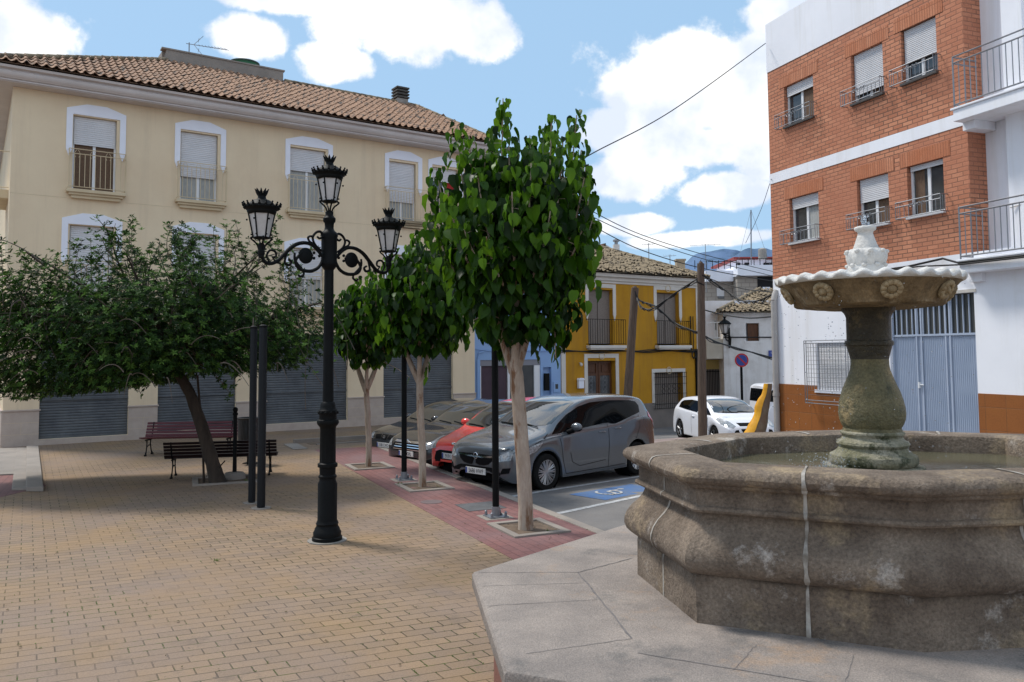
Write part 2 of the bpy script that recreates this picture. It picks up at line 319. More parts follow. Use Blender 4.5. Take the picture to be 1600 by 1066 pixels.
def leafmat(name,a,b,t,rough=.42,tw=.3):
    m=M(name,a,b,1.6,rough,spec=.14); nt=m.node_tree; p=nt.nodes['Principled BSDF']; out=nt.nodes['Material Output']
    tr=nt.nodes.new('ShaderNodeBsdfTranslucent'); tr.inputs[0].default_value=(*t,1); mx=nt.nodes.new('ShaderNodeMixShader'); mx.inputs[0].default_value=tw
    nt.links.new(p.outputs[0],mx.inputs[1]); nt.links.new(tr.outputs[0],mx.inputs[2]); nt.links.new(mx.outputs[0],out.inputs[0]); return m
leafbig=[leafmat('broad_leaf_green',(.017,.050,.003),(.028,.074,.005),(.08,.21,.01),.42,.2),
         leafmat('broad_leaf_young',(.060,.14,.007),(.085,.18,.010),(.19,.38,.02)),
         leafmat('broad_leaf_shaded',(.006,.020,.003),(.011,.030,.004),(.02,.07,.005),.42,.15)]  # last one: shade inside the crown put into a darker leaf colour
leafsm=[leafmat('small_leaf_green',(.022,.055,.012),(.034,.08,.014),(.06,.15,.02),.5,.2),
        leafmat('small_leaf_fresh',(.08,.16,.03),(.10,.19,.035),(.12,.24,.04),.5,.2),
        leafmat('small_leaf_shaded',(.009,.024,.007),(.015,.036,.010),(.02,.06,.01),.5,.2)]  # last one darkened too, crown shade carried by the leaf colour
plantgreen=leafmat('weed_green',(.07,.12,.02),(.10,.15,.03),(.12,.2,.03))
rnd=random.Random(7)

# ------------------------------------------------------------------ ground
def sheet(name,poly,z,mat,kind='structure',sub=None):
    mb=MB(); mb.slab(poly,z-.25,z); o=mb.build(name,mat); tag(o,kind=kind); return o
KD=Vector((-.413,.911,0)).normalized()
def terrain():
    mb=MB(); xs=[-400,-60,-20,-8,-4,0,4,8,12,20,60,400]; ys=[-60,-10,0,8,14,17,20,35,45,60,120,400,1500]
    h=lambda x,y: roadh(y)
    vs=[(x,y,h(x,y)) for y in ys for x in xs]; n=len(xs)
    mb.add(vs,[(j*n+i,j*n+i+1,(j+1)*n+i+1,(j+1)*n+i) for j in range(len(ys)-1) for i in range(n-1)])
    tag(mb.build('road',asphalt),kind='structure')
def roadh(y):
    P=[(-99,-.08),(14,-.08),(17,-.16),(20,-.30),(35,-1.06),(9999,-1.06)]
    for (a,b),(c,d) in zip(P,P[1:]):
        if a<=y<=c: return b+(d-b)*(y-a)/(c-a)
terrain()
A0=(2.45,7.70); A1=(-3.40,20.62)
plaza=[(14,7.7),A0,A1,(-3.0,22.2),(-.9,26.2),(-.6,29.5),(-14,22),(-40,6),(-40,-12),(14,-12)]
mb=MB(); mb.slab(plaza,-.4,0); tag(mb.build('plaza_paving',paver,fix=True),kind='structure')
B=lambda t,o: (A0[0]+KD.x*t+o*-.911, A0[1]+KD.y*t+o*-.413)
L0=14.18
mb=MB(); mb.slab([B(.0,.13),B(L0-.1,.13),B(L0-.1,1.62),B(0,1.62)],-.004,.004); tag(mb.build('red_sidewalk',paverr,fix=True),kind='structure')
mb=MB(); mb.slab([B(-.2,-.03),B(L0,-.03),B(L0,.12),B(-.2,.12)],-.3,.012); 
for t in range(15): pass
tag(mb.build('kerb',concretew,bevel=.008,fix=True),kind='structure')
# corner of the pavement with its pale edging and sunken slot
ex=Vector((.86,.51,0)).normalized(); c0=Vector((-5.42,20.62,0))
mb=MB()
def strip(p,d,l,w,z0,z1,side=1):
    n=Vector((-d.y,d.x,0))*side; a=p; b=p+d*l
    mb.slab([(a.x,a.y),(b.x,b.y),((b+n*w).x,(b+n*w).y),((a+n*w).x,(a+n*w).y)],z0,z1)
strip(Vector((-5.05,20.0,0)),Vector((-.43,.90,0)).normalized(),1.35,.34,-.2,.02,1)
strip(Vector((-5.72,21.28,0)),ex,3.0,.13,-.2,.10,1); strip(Vector((-5.02,20.85,0)),ex,2.2,.09,-.2,.03,1)
tag(mb.build('pavement_edging',concretew,fix=True),kind='structure')
mb=MB(); strip(Vector((-5.2,20.95,0)),ex,2.4,.42,-.01,.006); tag(mb.build('drain_bed',soil,fix=True),kind='structure')
# red pavers and limestone steps at the far left
mb=MB(); mb.slab([(-13.6,13.2),(-8.5,13.2),(-8.35,14.6),(-12.2,19.7),(-14.5,19.2)],-.004,.004); tag(mb.build('red_paving_patch',paverr,fix=True),kind='structure')

def ghost(): pass
# parking bay lines, following the ground just below the kerb
def gline(name,a,b,w,mat,z=None):
    a=Vector(a);b=Vector(b); d=(b-a).normalized(); n=Vector((-d.y,d.x))*w/2; mb=MB(); k=12; vs=[]
    for i in range(k+1):
        p=a+(b-a)*i/k
        for s in(-1,1): q=p+n*s; vs.append((q.x,q.y,roadh(q.y)+.005))
    mb.add(vs,[(2*i,2*i+1,2*i+3,2*i+2) for i in range(k)]); o=mb.build(name,mat,fix=True); tag(o,kind='structure'); return o
HD=Vector((-.715,-.699)); LFT=Vector((.699,-.715))
def bayline(px0,py0,l): gline('parking_line',(px0,py0),(px0-HD.x*l,py0-HD.y*l),.11,paintw)
bayline(.42,11.95,5.6); bayline(-.22,13.45,5.4); bayline(-1.35,15.9,5.0); bayline(-2.5,18.5,5)
# wheelchair bay marking: blue ground with the white symbol, flat on the asphalt
def bluebay():
    o=Vector((.94,13.80)); ux=-HD; uy=LFT; K=.66; ca_,cb_=.34,.36
    def P(a,b,dz): q=o+ux*a+uy*b; return (q.x,q.y,roadh(q.y)+dz)
    mb=MB(); mb.add([P(0,0,.006),P(1.7,0,.006),P(1.7,.78,.006),P(0,.78,.006)],[(0,1,2,3)]); b=mb.build('accessible_bay_marking',paintb,fix=True); tag(b,kind='structure')
    mb=MB()
    def st(pts,w):
        for i in range(len(pts)-1):
            a=Vector(pts[i]);c=Vector(pts[i+1]);d=(c-a).normalized();n=Vector((-d.y,d.x))*w/2
            q=[a-n-d*.01,a+n-d*.01,c+n+d*.01,c-n+d*.01]; mb.add([P(ca_+x*K,cb_+y*K,.010) for x,y in q],[(0,1,2,3)])
    st([(.42+.33*math.cos(t*PI/8-.6),.0+.33*math.sin(t*PI/8-.6)) for t in range(0,14)],.07)
    st([(.95,-.12),(.50,-.10),(.42,.22),(.15,.30)],.085); st([(.72,-.1),(.68,.2)],.07)
    mb.add([P(ca_+K*(1.1+.09*math.cos(t*PI/6)),cb_+K*(-.15+.09*math.sin(t*PI/6)),.010) for t in range(12)],[tuple(range(12))])
    w=mb.build('wheelchair_symbol',paintw,fix=True); w.parent=b
bluebay()
mb=MB(); mb.slab([(2.4,20.4),(6.0,18.9),(6.3,23.6),(5.0,24.4),(2.9,23.2)],-1,roadh(21)+.11); 
o=mb.build('pavement_island',M('pinkish_concrete_paving',(.33,.25,.225),(.26,.20,.185),2,.85,.5,50,fine=.15,c3=(.2,.16,.14),s3=1),fix=True); tag(o,kind='structure')

# ------------------------------------------------------------------ facade pieces
def facade(x0,x1,z0,z1,holes,y=0,rev=.18,mb=None,mat=0,revmat=0):
    mb=mb or MB(); xs=sorted({x0,x1,*[h[0] for h in holes],*[h[1] for h in holes]}); zs=sorted({z0,z1,*[h[2] for h in holes],*[h[3] for h in holes]})
    for i in range(len(xs)-1):
        for j in range(len(zs)-1):
            cx=(xs[i]+xs[i+1])/2; cz=(zs[j]+zs[j+1])/2
            if any(h[0]<cx<h[1] and h[2]<cz<h[3] for h in holes): continue
            mb.quad((xs[i],y,zs[j]),(xs[i+1],y,zs[j]),(xs[i+1],y,zs[j+1]),(xs[i],y,zs[j+1]),mat)
    for h in holes:
        a,b,c,d=h[:4]; r=y+(h[4] if len(h)>4 else rev)
        mb.quad((a,y,c),(a,y,d),(a,r,d),(a,r,c),revmat); mb.quad((b,y,d),(b,y,c),(b,r,c),(b,r,d),revmat)
        mb.quad((a,y,d),(b,y,d),(b,r,d),(a,r,d),revmat); mb.quad((b,y,c),(a,y,c),(a,r,c),(b,r,c),revmat)
    return mb
def slats(mb,x0,x1,z0,z1,y,p=.05,d=.012,mat=0):
    n=max(1,round((z1-z0)/p)); vs=[];k=0
    for i in range(n):
        a=z0+(z1-z0)*i/n; b=z0+(z1-z0)*(i+1)/n; h=b-a
        for (zz,dd) in ((a,0),(a+h*.2,d),(a+h*.7,d),(b,0)):
            vs+= [(x0,y-dd,zz),(x1,y-dd,zz)]
    m=len(vs)//2; mb.add(vs,[(2*i,2*i+1,2*i+3,2*i+2) for i in range(m-1)],mat)
def window(par,x0,x1,z0,z1,y,shut=.5,sw=.05,leaves=2,frame=alu,inside=curtain,shm=shutterw,box=True,ajar=None,curt=(0,1)):
    w=x1-x0; f=MB(); t=.05
    f.box(x0,y-.02,z0,x0+t,y+.04,z1); f.box(x1-t,y-.02,z0,x1,y+.04,z1); f.box(x0+t,y-.02,z0,x1-t,y+.04,z0+t); f.box(x0+t,y-.02,z1-t,x1-t,y+.04,z1)
    for i in range(1,leaves):
        xm=x0+w*i/leaves; f.box(xm-.035,y-.015,z0+t,xm+.035,y+.035,z1-t)
    win=f.build('window',frame,par)
    g=MB(); g.box(x0+t,y+.012,z0+t,x1-t,y+.018,z1-t); g.build('pane',glass if ajar is None else glass,win)
    c=MB(); 
    if ajar is None:
        k=24; vs=[]; i0,i1=round(k*curt[0]),round(k*curt[1])
        for i in range(i0,i1+1):
            xx=x0+t+(w-2*t)*i/k; yy=y-.004+.0*math.sin(i*2)
            vs+= [(xx,y+.010-.0035*(i%2),z0+t),(xx,y+.010-.0035*(i%2),z1-t)]
        c.add(vs,[(2*i,2*i+2,2*i+3,2*i+1) for i in range(i1-i0)])
        if i1>i0: c.build('curtain',inside,win)
    if shut>0:
        s=MB(); zb=z1-(z1-z0)*shut; slats(s,x0+.03,x1-.03,zb,z1-.005,y-.05,sw); s.box(x0+.03,y-.06,zb-.04,x1-.03,y-.035,zb); s.build('roller_shutter',shm,win)
    return win
def railing(par,x0,x1,z0,z1,y0,y1,mat,n,r=.008,top=.012,side=True,name='railing',mid=None,curl=False):
    mb=MB()
    def bar(a,b,rr): mb.tube([a,b],rr,6)
    for z in ([z0+.06,z1]+([mid] if mid else [])):
        bar((x0,y0,z),(x1,y0,z),top)
        if side: bar((x0,y0,z),(x0,y1,z),top); bar((x1,y0,z),(x1,y1,z),top)
    for i in range(n+1):
        x=x0+(x1-x0)*i/n; bar((x,y0,z0+(.06 if 0<i<n else 0)),(x,y0,z1 if not mid or i in(0,n) else mid),r if 0<i<n else top)
    if side:
        for s in (x0,x1):
            for q in (.5,): bar((s,y0+(y1-y0)*q,z0+.06),(s,y0+(y1-y0)*q,z1),r)
    if curl:
        for i in range(n//3):
            cx=x0+(x1-x0)*(i*3+1.5)/n
            for s in(-1,1): mb.tube([(cx+s*(.02+.05*math.sin(t*.7)),y0-.004,z1-.03-.05*t+.0) for t in range(5)],.006,5)
    return mb.build(name,mat,par)
def moulding(par,x0,x1,zt,zleg,w=.15,peak=.16,mat=None,d=.035,point=.2):
    # window surround: legs with pointed feet and a low pediment
    mb=MB(); xm=(x0+x1)/2
    mb.prism([(x0,zt),(x0,zt-w),(x1,zt-w),(x1,zt),(xm+.25,zt+peak),(xm-.25,zt+peak)],-d,0)
    for a in (x0,x1-w): mb.prism([(a,zleg),(a+w/2,zleg-point),(a+w,zleg),(a+w,zt-w),(a,zt-w)],-d,0)
    return mb.build('window_surround',mat or whitepaint,par,fix=True)
def sillblock(par,x0,x1,z0,z1,d=.22,mat=None):
    mb=MB(); h=z1-z0
    for (e,a,b) in ((0,.62,1),(.06,.35,.62),(.12,.0,.35)):
        mb.box(x0+e,-(d-e*.9),z0+h*a,x1-e,-.001,z0+h*b)
    return mb.build('balcony_sill',mat or creammould,par,bevel=.012)
def tiled(origin,ux,uv,nx,nv,lift,mat,name,par,pitch=.24,course=.36,amp=.05,clip=None,seed=1,jit=.0):
    """rows of barrel tiles on the plane origin + a*ux + b*uv, real waves with a step at every course"""
    rr=random.Random(seed); ux=Vector(ux);uv=Vector(uv);o=Vector(origin); nn=ux.cross(uv).normalized()
    La=ux.length; Lb=uv.length; ux.normalize(); uv.normalize(); mb=MB()
    na=int(La/pitch); nb=int(Lb/course); S=8
    for j in range(nb):
        b0=Lb*j/nb; b1=Lb*(j+1)/nb+.03
        off=[rr.uniform(-1,1)*jit for _ in range(na+2)]
        for i in range(na):
            a0=La*i/na
            if clip and not clip(a0+La/na/2,(b0+b1)/2): continue
            for (half,sgn) in ((0,1),(1,-1)):
                vs=[]
                for k in range(S//2+1):
                    t=k/(S//2); a=a0+La/na*(half*.5+t*.5); h=amp*math.sin(PI*t)*sgn*(1 if half==0 else .55)
                    for (bb,dz) in ((b0,.030),(b1,.0)):
                        jj=off[i]
                        vs.append(o+ux*a+uv*(bb+jj*.05)+nn*(h+dz+jj*.02+lift))
                fs=[(2*k,2*k+2,2*k+3,2*k+1) for k in range(S//2)]
                mb.add(vs,fs)
                # visible front thickness of the cover tile
                if half==0:
                    w=[]; 
                    for k in range(S//2+1):
                        t=k/(S//2); a=a0+La/na*t*.5; h=amp*math.sin(PI*t)
                        p=o+ux*a+uv*(b0+off[i]*.05)+nn*(h+.03+off[i]*.02+lift); w+= [p,p-nn*.022]
                    mb.add(w,[(2*k,2*k+1,2*k+3,2*k+2) for k in range(S//2)])
    return mb.build(name,mat,par,smooth=50)

# ------------------------------------------------------------------ cream apartment building
CR=root('apartment_building','three storey cream apartment building with a clay tile roof and grey roller doors','building',(-13.108,20.851,0),R(33.83))
def cream_building():
    up=[(1.42,2.5,6.85,8.9,.5,browncurt,.36),(4.19,5.24,6.85,8.88,.5,curtain,.63),(7.44,8.60,6.85,8.86,.5,curtain,.34),(10.83,11.84,6.85,8.85,.5,curtain,.66),(12.47,13.5,6.85,8.85,.5,None,.22)]
    lo=[(1.40,2.48,3.83,5.88,.9),(4.19,5.24,3.83,5.88,.45),(7.46,8.55,3.83,5.66,.5),(10.83,11.84,3.83,5.66,.6),(12.47,13.5,3.83,5.66,.35)]
    sh=[(.81,2.95,.15,2.95),(3.70,5.87,.18,2.95),(6.76,9.39,.22,2.95),(10.64,13.28,.22,2.95)]
    holes=[(a,b,c,d,.2) for a,b,c,d,*_ in up]+[(a,b,c,d,.2) for a,b,c,d,*_ in lo]+[(*h,.16) for h in sh]
    mb=facade(0,14.17,0,9.43,holes)
    mb.quad((0,12,0),(0,0,0),(0,0,9.43),(0,12,9.43)); mb.quad((14.17,0,0),(14.17,12,0),(14.17,12,9.43),(14.17,0,9.43)); mb.quad((14.17,12,0),(0,12,0),(0,12,9.43),(14.17,12,9.43))
    mb.quad((0,0,9.43),(14.17,0,9.43),(14.17,12,9.43),(0,12,9.43))
    mb.build('wall',cream,CR)
    g=MB(); g.box(.0,-.004,6.60,1.3,.0,6.612); 
    for a,b in ((2.75,4.0),(5.55,7.25),(9.0,10.6)): g.box(a,-.004,6.60,b,-.0005,6.612)
    g.build('wall_groove',creammould,CR)
    for i,(a,b,c,d,_,ins,s) in enumerate(up):
        w=window(CR,a,b,c,d,.16,shut=s,inside=ins or redcloth,curt=(0,1) if i!=4 else (.55,.95),sw=.055)
        if i!=4: sillblock(CR,a-.14,b+.24,6.60,6.84)
        if i<3: railing(CR,a-.09,b+.22,6.84,7.93,-.19,0,creammould,11,.008,.011,mid=7.80,curl=True)
        moulding(CR,a-.165,b+.225,9.075,7.95)
    sillblock(CR,10.62,13.85,6.60,6.84); railing(CR,10.66,13.8,6.84,7.93,-.19,0,creammould,30,.008,.011,mid=7.80)
    for i,(a,b,c,d,s) in enumerate(lo):
        window(CR,a,b,c,d,.16,shut=s,sw=.055); sillblock(CR,a-.14,b+.24,3.58,3.82); railing(CR,a-.09,b+.22,3.82,4.9,-.19,0,creammould,11,.008,.011,mid=4.78)
        moulding(CR,a-.19,b+.21,d+.17,d-.95)
    for (a,b,c,d) in sh:
        s=MB(); slats(s,a,b,c+.05,d,.13,.075,.016); s.box(a,.09,c,b,.13,c+.06); s.box(a+.0,.085,1.15,b,.12,1.19); s.build('roller_door',greyshut,CR)
    # stone plinth, pillars with cap moulding, string course
    st=MB(); xs=[0,.81,2.95,3.70,5.87,6.76,9.39,10.64,13.28,14.17]
    for i in range(0,9,2):
        a,b=xs[i],xs[i+1]; a2=a+(-.03 if i==0 else .0); b2=b+(.03 if i==8 else 0)
        st.box(a2,-.03,.0,b2,-.001,.90); 
    for i in range(1,9,2): st.box(xs[i],-.03,0,xs[i+1],.11,.15+(.03 if i>1 else 0)+(.04 if i>3 else 0)-.003)
    st.box(-.03,-.029,0,-.001,12,.9)
    st.build('stone_plinth',stone,CR)
    jn=MB()
    for i in range(0,9,2):
        a,b=xs[i],xs[i+1]
        for z in (.3,.6): jn.box(a,-.0325,z,b,-.03,z+.006)
        jn.box((a+b)/2,-.0325,.306,(a+b)/2+.006,-.03,.6)
    jn.build('stone_joint',creammould,CR)
    for i in range(0,9,2): cp=MB(); cp.box(xs[i]-.03,-.055,.90,xs[i+1]+.03,-.001,.945); cp.build('plinth_cap',stone,CR,bevel=.01)
    cp=MB(); cp.box(-.055,-.0,.9,-.001,12,.945); cp.build('plinth_cap',stone,CR,bevel=.01)
    sc=MB(); sc.box(-.05,-.05,3.18,14.2,-.001,3.30); sc.box(-.08,-.09,3.30,14.24,-.001,3.36); sc.build('string_course',creammould,CR)
    # cornice with soffit
    prof=[(0,9.431),(.42,9.431),(.42,9.455),(.46,9.455),(.46,9.485),(.445,9.49),(.445,9.505),(.49,9.51),(.50,9.53),(.545,9.56),(.575,9.61),(.585,9.66),(.555,9.675),(.545,9.70),(.56,9.715),(.64,9.74),(.66,9.80),(.0,9.80)]
    vs=[];n=len(prof)
    for (sx,sy) in ((-1,1),(-1,-1),(1,-1),(1,1)):
        for (o,z) in prof:
            x=(-o if sx<0 else 14.17+o); y=(-o if sy<0 else 12+o); vs.append((x,y,z))
    c=MB(); c.add(vs,[(k*n+i,(k+1)*n+i,(k+1)*n+i+1,k*n+i+1) for k in range(3) for i in range(n-1)]); c.build('cornice',cornicem,CR,smooth=30,fix=True)
    # roof
    rf=MB(); E=-.70; X1=14.87; zz=9.83; T=(4.3-.0,3.0,11.88); T2=(13.35,3.0,11.88)
    rf.add([(E,E,zz),(X1,E,zz),T2,T,(E,12.7,zz),(4.3,9,11.88),(13.35,9,11.88),(X1,12.7,zz)],[(0,1,2,3),(4,0,3,5),(1,7,6,2),(3,2,6,5),(7,4,5,6)])
    roof=rf.build('roof',tile,CR)
    Lb=math.hypot(3.7,2.05)
    def clip(a,b): f=b/Lb; return 5.0*f-.1<a<(X1-E)-1.52*f+.1
    tiled((E,E,zz),(X1-E,0,0),(0,3.7,2.05),0,0,.05,tile,'roof_tiles',roof,pitch=.225,course=.34,amp=.055,clip=clip,jit=.25)
    L2=math.hypot(1.52,2.05)
    tiled((X1,E,zz),(0,6.0,0),(-1.52,0,2.05),0,0,.05,tile,'roof_tiles',roof,pitch=.225,course=.34,amp=.055,clip=lambda a,b: a>3.7*b/L2)
    rd=MB()
    def ridge(a,b,r,n):
        a=Vector(a);b=Vector(b)
        for i in range(n):
            p=a+(b-a)*i/n; q=a+(b-a)*(i+1.12)/n; rd.tube([p,q],[r,r*.86],8)
    ridge((E,E,zz+.07),(4.3,3.0,11.95),.085,20); rd.build('hip_tiles',tileold,roof,smooth=50); rd=MB(); ridge((8.2,3.0,11.97),(13.35,3.0,11.95),.085,16); ridge((X1,E,zz+.07),(13.35,3.0,11.95),.085,11)
    rd.build('ridge_tiles',tileold,roof,smooth=50)
    p=MB(); p.prism([(4.2,11.7),(8.15,11.7),(8.15,12.30),(4.3,12.30)],3.0,3.22); p.box(4.2,3.22,11.7,4.4,8.5,12.30); p.box(7.95,3.22,11.7,8.15,8.5,12.3); p.box(4.15,2.97,12.30,8.2,3.26,12.35)
    p.build('roof_parapet',concretew,CR,fix=True)
    # side balcony on the left return
    for z_ in (6.60,3.60): sillb=MB(); sillb.box(-.5,.9,z_,-.001,3.0,z_+.235); sillb.build('balcony_sill',creammould,CR)
    r2=MB()
    for z0 in (6.84,3.83):
        for z in (.06,1.05): r2.tube([(-.45,.95,z0+z),(-.45,2.95,z0+z)],.012,6); r2.tube([(-.45,.95,z0+z),(0,.95,z0+z)],.012,6)
        for i in range(16): r2.tube([(-.45,.95+i*.133,z0),(-.45,.95+i*.133,z0+1.05)],.009,5)
    r2.build('railing',creammould,CR)
    ln=MB()
    for q in ((2.0,6.86),): pass
cream_building()
def at_cr(x,y,z): 
    c,s=math.cos(R(33.83)),math.sin(R(33.83)); return (-13.108+x*c-y*s,20.851+x*s+y*c,z)
def roof_things():
    # chimney
    x,y,z=at_cr(12.75,3.1,11.75); t=root('chimney','small stepped brick chimney at the right end of the cream building roof','chimney',(x,y,z),R(33.83))
    m=MB(); m.box(-.22,-.22,0,.22,.22,.35); m.build('shaft',concrete,t); m=MB()
    for i in range(4): m.box(-.26,-.26,.38+i*.12,.26,.26,.44+i*.12); m.box(-.17,-.17,.35+i*.12,.17,.17,.385+i*.12)
    m.build('louvred_cap',M('dark_chimney_cap',(.09,.085,.075),(.06,.055,.05),4,.9),t)
    # water tanks
    gm=M('green_tank_plastic',(.03,.16,.08),(.025,.13,.065),3,.5); wm=M('aged_tank_plastic',(.22,.22,.19),(.16,.16,.13),3,.7)
    for (x,y,z,r,mat,lab) in ((7.24,4.6,12.12,.50,gm,'green plastic water tank behind the roof parapet'),(5.45,5.2,12.12,.62,wm,'wide low grey tank lid at the left end of the roof parapet'),(6.45,5.2,12.12,.5,wm,'smaller grey tank lid behind the middle of the roof parapet')):
        p=at_cr(x,y,z); t=root('water_tank',lab,'tank',p,0)
        m=MB(); m.lathe([(r*.93,0),(r*.95,.5),(r*.97,.72 if mat is gm else .55),(r,.74 if mat is gm else .57)],28); m.build('tank_body',mat,t,smooth=40)
        h=.74 if mat is gm else .57
        m=MB(); m.lathe([(r*1.05,h),(r*1.06,h+.05),(r*.7,h+.11),(r*.15,h+.14)],28); m.build('lid',mat if mat is wm else M('dark_tank_lid',(.03,.06,.045),rough=.6),t,smooth=40)
    p=at_cr(5.2,4.0,12.0); t=root('roof_antenna','thin television antenna on the cream building parapet','antenna',p,R(25))
    m=MB(); m.tube([(0,0,0),(0,0,1.05)],.02,6); m.build('mast',steel,t)
    m=MB(); m.tube([(-.1,0,1.0),(1.25,.0,.98)],.012,5)
    for i in range(9): m.tube([(.3+i*.1,-.09,1.0),(.35+i*.12,.09,1.0)],.006,4)
    for s in (-1,1): m.tube([(.15,0,1.0),(.45,0,1.0+s*.35)],.01,4); m.tube([(.3,-.2,1.0+s*.18),(.3,.2,1.0+s*.18)],.008,4)
    m.build('boom',steel,t)
roof_things()

# steps at the left
def steps():
    t=root('entrance_steps','two pale stone steps beside the cream building plinth','steps',(0,0,0))
    for i,(xa,xb,h) in enumerate((( -8.06,-8.36,.085),(-8.36,-8.68,.045))):
        m=MB()
        d=Vector((-12.05+8.06,20.65-14.0,0)); 
        a=Vector((xa,14.0+.12*i,0)); b=a+d*(.97-.02*i); c=Vector((xb,14.0+.12*i,0)); e=c+d*(.97-.02*i)
        m.slab([(a.x,a.y),(b.x,b.y),(e.x,e.y),(c.x,c.y)],0,h); m.build('step',concretew,t,bevel=.012,fix=True)
    m=MB(); m.slab([(-9.75,16.0),(-12.5,20.55),(-13.6,20.3),(-10.9,15.6)],0,.03); m.build('landing',concretew,t,bevel=.012,fix=True)
steps()

# ------------------------------------------------------------------ yellow and blue houses
YH=root('town_house','two storey mustard yellow house with white trim and an old clay tile roof','building',(2.02,33.5,0),R(33.83))
def point_frame(par,x0,x1,zt,zl,w=.17,d=.03,mat=None,zb=None):
    mb=MB(); mb.box(x0,-d,zt-w,x1,0,zt)
    for a in (x0,x1-w):
        if zb is None: mb.prism([(a,zl),(a+w/2,zl-.28),(a+w,zl),(a+w,zt-w),(a,zt-w)],-d,0)
        else: mb.box(a,-d,zb,a+w,0,zt-w)
    return mb.build('door_surround',mat or offw,par,fix=True)
def yellow():
    H=[(1.48,2.86,2.64,5.05,.34),(5.46,6.88,2.64,5.05,.34),(1.40,2.95,-1.0,1.98,.34),(5.26,7.02,-.05,1.40,.34)]
    mb=facade(0,8.19,-1.4,5.75,H)
    mb.quad((8.19,0,-1.4),(8.19,9,-1.4),(8.19,9,5.75),(8.19,0,5.75)); mb.quad((0,9,-1.4),(0,0,-1.4),(0,0,5.75),(0,9,5.75)); mb.quad((8.19,9,-1.4),(0,9,-1.4),(0,9,5.75),(8.19,9,5.75))
    mb.build('wall',orange,YH)
    m=MB(); 
    for a,b in ((0,1.215),(3.13,8.19)): m.box(a,-.03,-1.4,b,-.0005,.06)
    m.build('dado',greydado,YH)
    m=MB(); m.box(0,-.025,-1.0,.22,-.0005,5.42); m.build('corner_strip',offw,YH); m=MB(); m.box(8.0,-.025,.06,8.22,-.0005,5.42); m.build('corner_strip',offw,YH)
    m=MB(); m.box(-.05,-.12,5.44,8.3,-.0005,5.60); m.box(-.08,-.26,5.60,8.38,-.0005,5.76); m.box(-.02,-.05,5.33,8.25,-.0005,5.44); m.build('eaves_moulding',offw,YH,bevel=.02)
    point_frame(YH,1.32,3.02,5.30,3.98); point_frame(YH,5.29,7.05,5.34,3.98); point_frame(YH,1.215,3.13,2.28,0,w=.175,zb=-1.0); point_frame(YH,5.09,7.19,1.58,0,w=.16,zb=-.05)
    for (a,b) in ((1.48,2.86),(5.46,6.88)):
        m=MB(); slats(m,a,b,2.7,5.03,.24,.045,.012); m.build('straw_blind',blindm,YH)
        m=MB(); m.box((a+b)/2-.01,.215,2.7,(a+b)/2+.01,.225,5.0); m.build('blind_seam',barkdark,YH)
        m=MB(); m.box(a-.15,-.30,2.51,b+.52,0,2.64); m.box(a-.1,-.26,2.45,b+.45,0,2.51); m.build('balcony_slab',offw,YH,bevel=.02)
        railing(YH,a-.12,b+.48,2.64,3.75,-.27,0,iron,15,.009,.013)
    # keystones
    m=MB(); 
    for (x,z) in ((2.17,2.2),(6.17,5.25),(6.14,1.5)): m.tube([(x+.15*math.cos(t*PI/8),-.04,z+.15*math.sin(t*PI/8)) for t in range(17)],.018,6,cap=False)
    m.build('round_ornament',creammould,YH)
    # wooden double door with lattice panes
    m=MB(); 
    m.box(1.40,.28,-1.0,2.95,.34,1.98)
    for a in (1.42,2.19):
        m.box(a,.24,-.98,a+.10,.28,1.96); m.box(a+.64,.24,-.98,a+.74,.28,1.96)
        for z in (-.98,.0,1.34,1.86): m.box(a+.1,.24,z,a+.64,.28,z+.10)
        m.box(a+.2,.25,1.5,a+.54,.28,1.8)
    d=m.build('entrance_door',brownwood,YH,bevel=.008)
    m=MB()
    for a in (1.52,2.29): m.box(a,.266,.1,a+.54,.272,1.34)
    m.build('door_pane',glass,d)
    m=MB()
    for a in (1.52,2.29):
        for i in range(7): m.tube([(a+.04+.077*i,.25,.1),(a+.04+.077*i,.25,1.34)],.008,4)
        for i in range(6): m.tube([(a+.27+.09*math.cos(t),.25,.24+.2*i+.09*math.sin(t)) for t in [q*PI/4 for q in range(9)]],.007,4,cap=False)
    m.build('door_grille',steel,d)
    # barred window
    w=window(YH,5.28,7.0,-.03,1.38,.30,shut=1.0,shm=blindm,frame=blindm,sw=.045)
    m=MB(); 
    for i in range(18): x=5.16+i*.117; m.tube([(x,-.13,-.22),(x,-.13,1.42)],.010,5)
    for z in (-.2,.0,.45,.9,1.2,1.40): m.tube([(5.14,-.13,z),(7.17,-.13,z)],.012,5)
    for z in (-.2,1.4):
        for x in (5.16,7.15): m.tube([(x,-.13,z),(x,0,z)],.012,5)
    for i in range(4):
        for k in(-1,1): m.tube([(5.68+i*.33+.1*math.cos(t),-.135,.68+k*.11+.1*math.sin(t)) for t in [q*PI/5 for q in range(11)]],.008,4,cap=False)
    m.build('window_grille',iron,YH)
    # old tile roof
    r=MB(); E=(-.1,-.42,5.80); r.add([(-.1,-.42,5.79),(8.55,-.42,5.79),(5.2,4.4,7.70),(-.1,4.4,7.70),(8.55,9,5.79),(-.1,9,5.79)],[(0,1,2,3),(1,4,2),(4,5,3,2),(0,3,5)])
    roof=r.build('roof',tileold,YH); LL=math.hypot(4.82,1.91)
    tiled((-.1,-.42,5.79),(8.65,0,0),(0,4.82,1.91),0,0,.05,tileold,'roof_tiles',roof,pitch=.23,course=.30,amp=.055,clip=lambda a,b:a<8.65-3.35*b/LL+.1,seed=3,jit=1.6)
    m=MB(); a=Vector((8.55,-.42,5.86));b=Vector((5.2,4.4,7.78))
    for i in range(18): p=a+(b-a)*i/18; q=a+(b-a)*(i+1.1)/18; m.tube([p,q],[.09,.075],8)
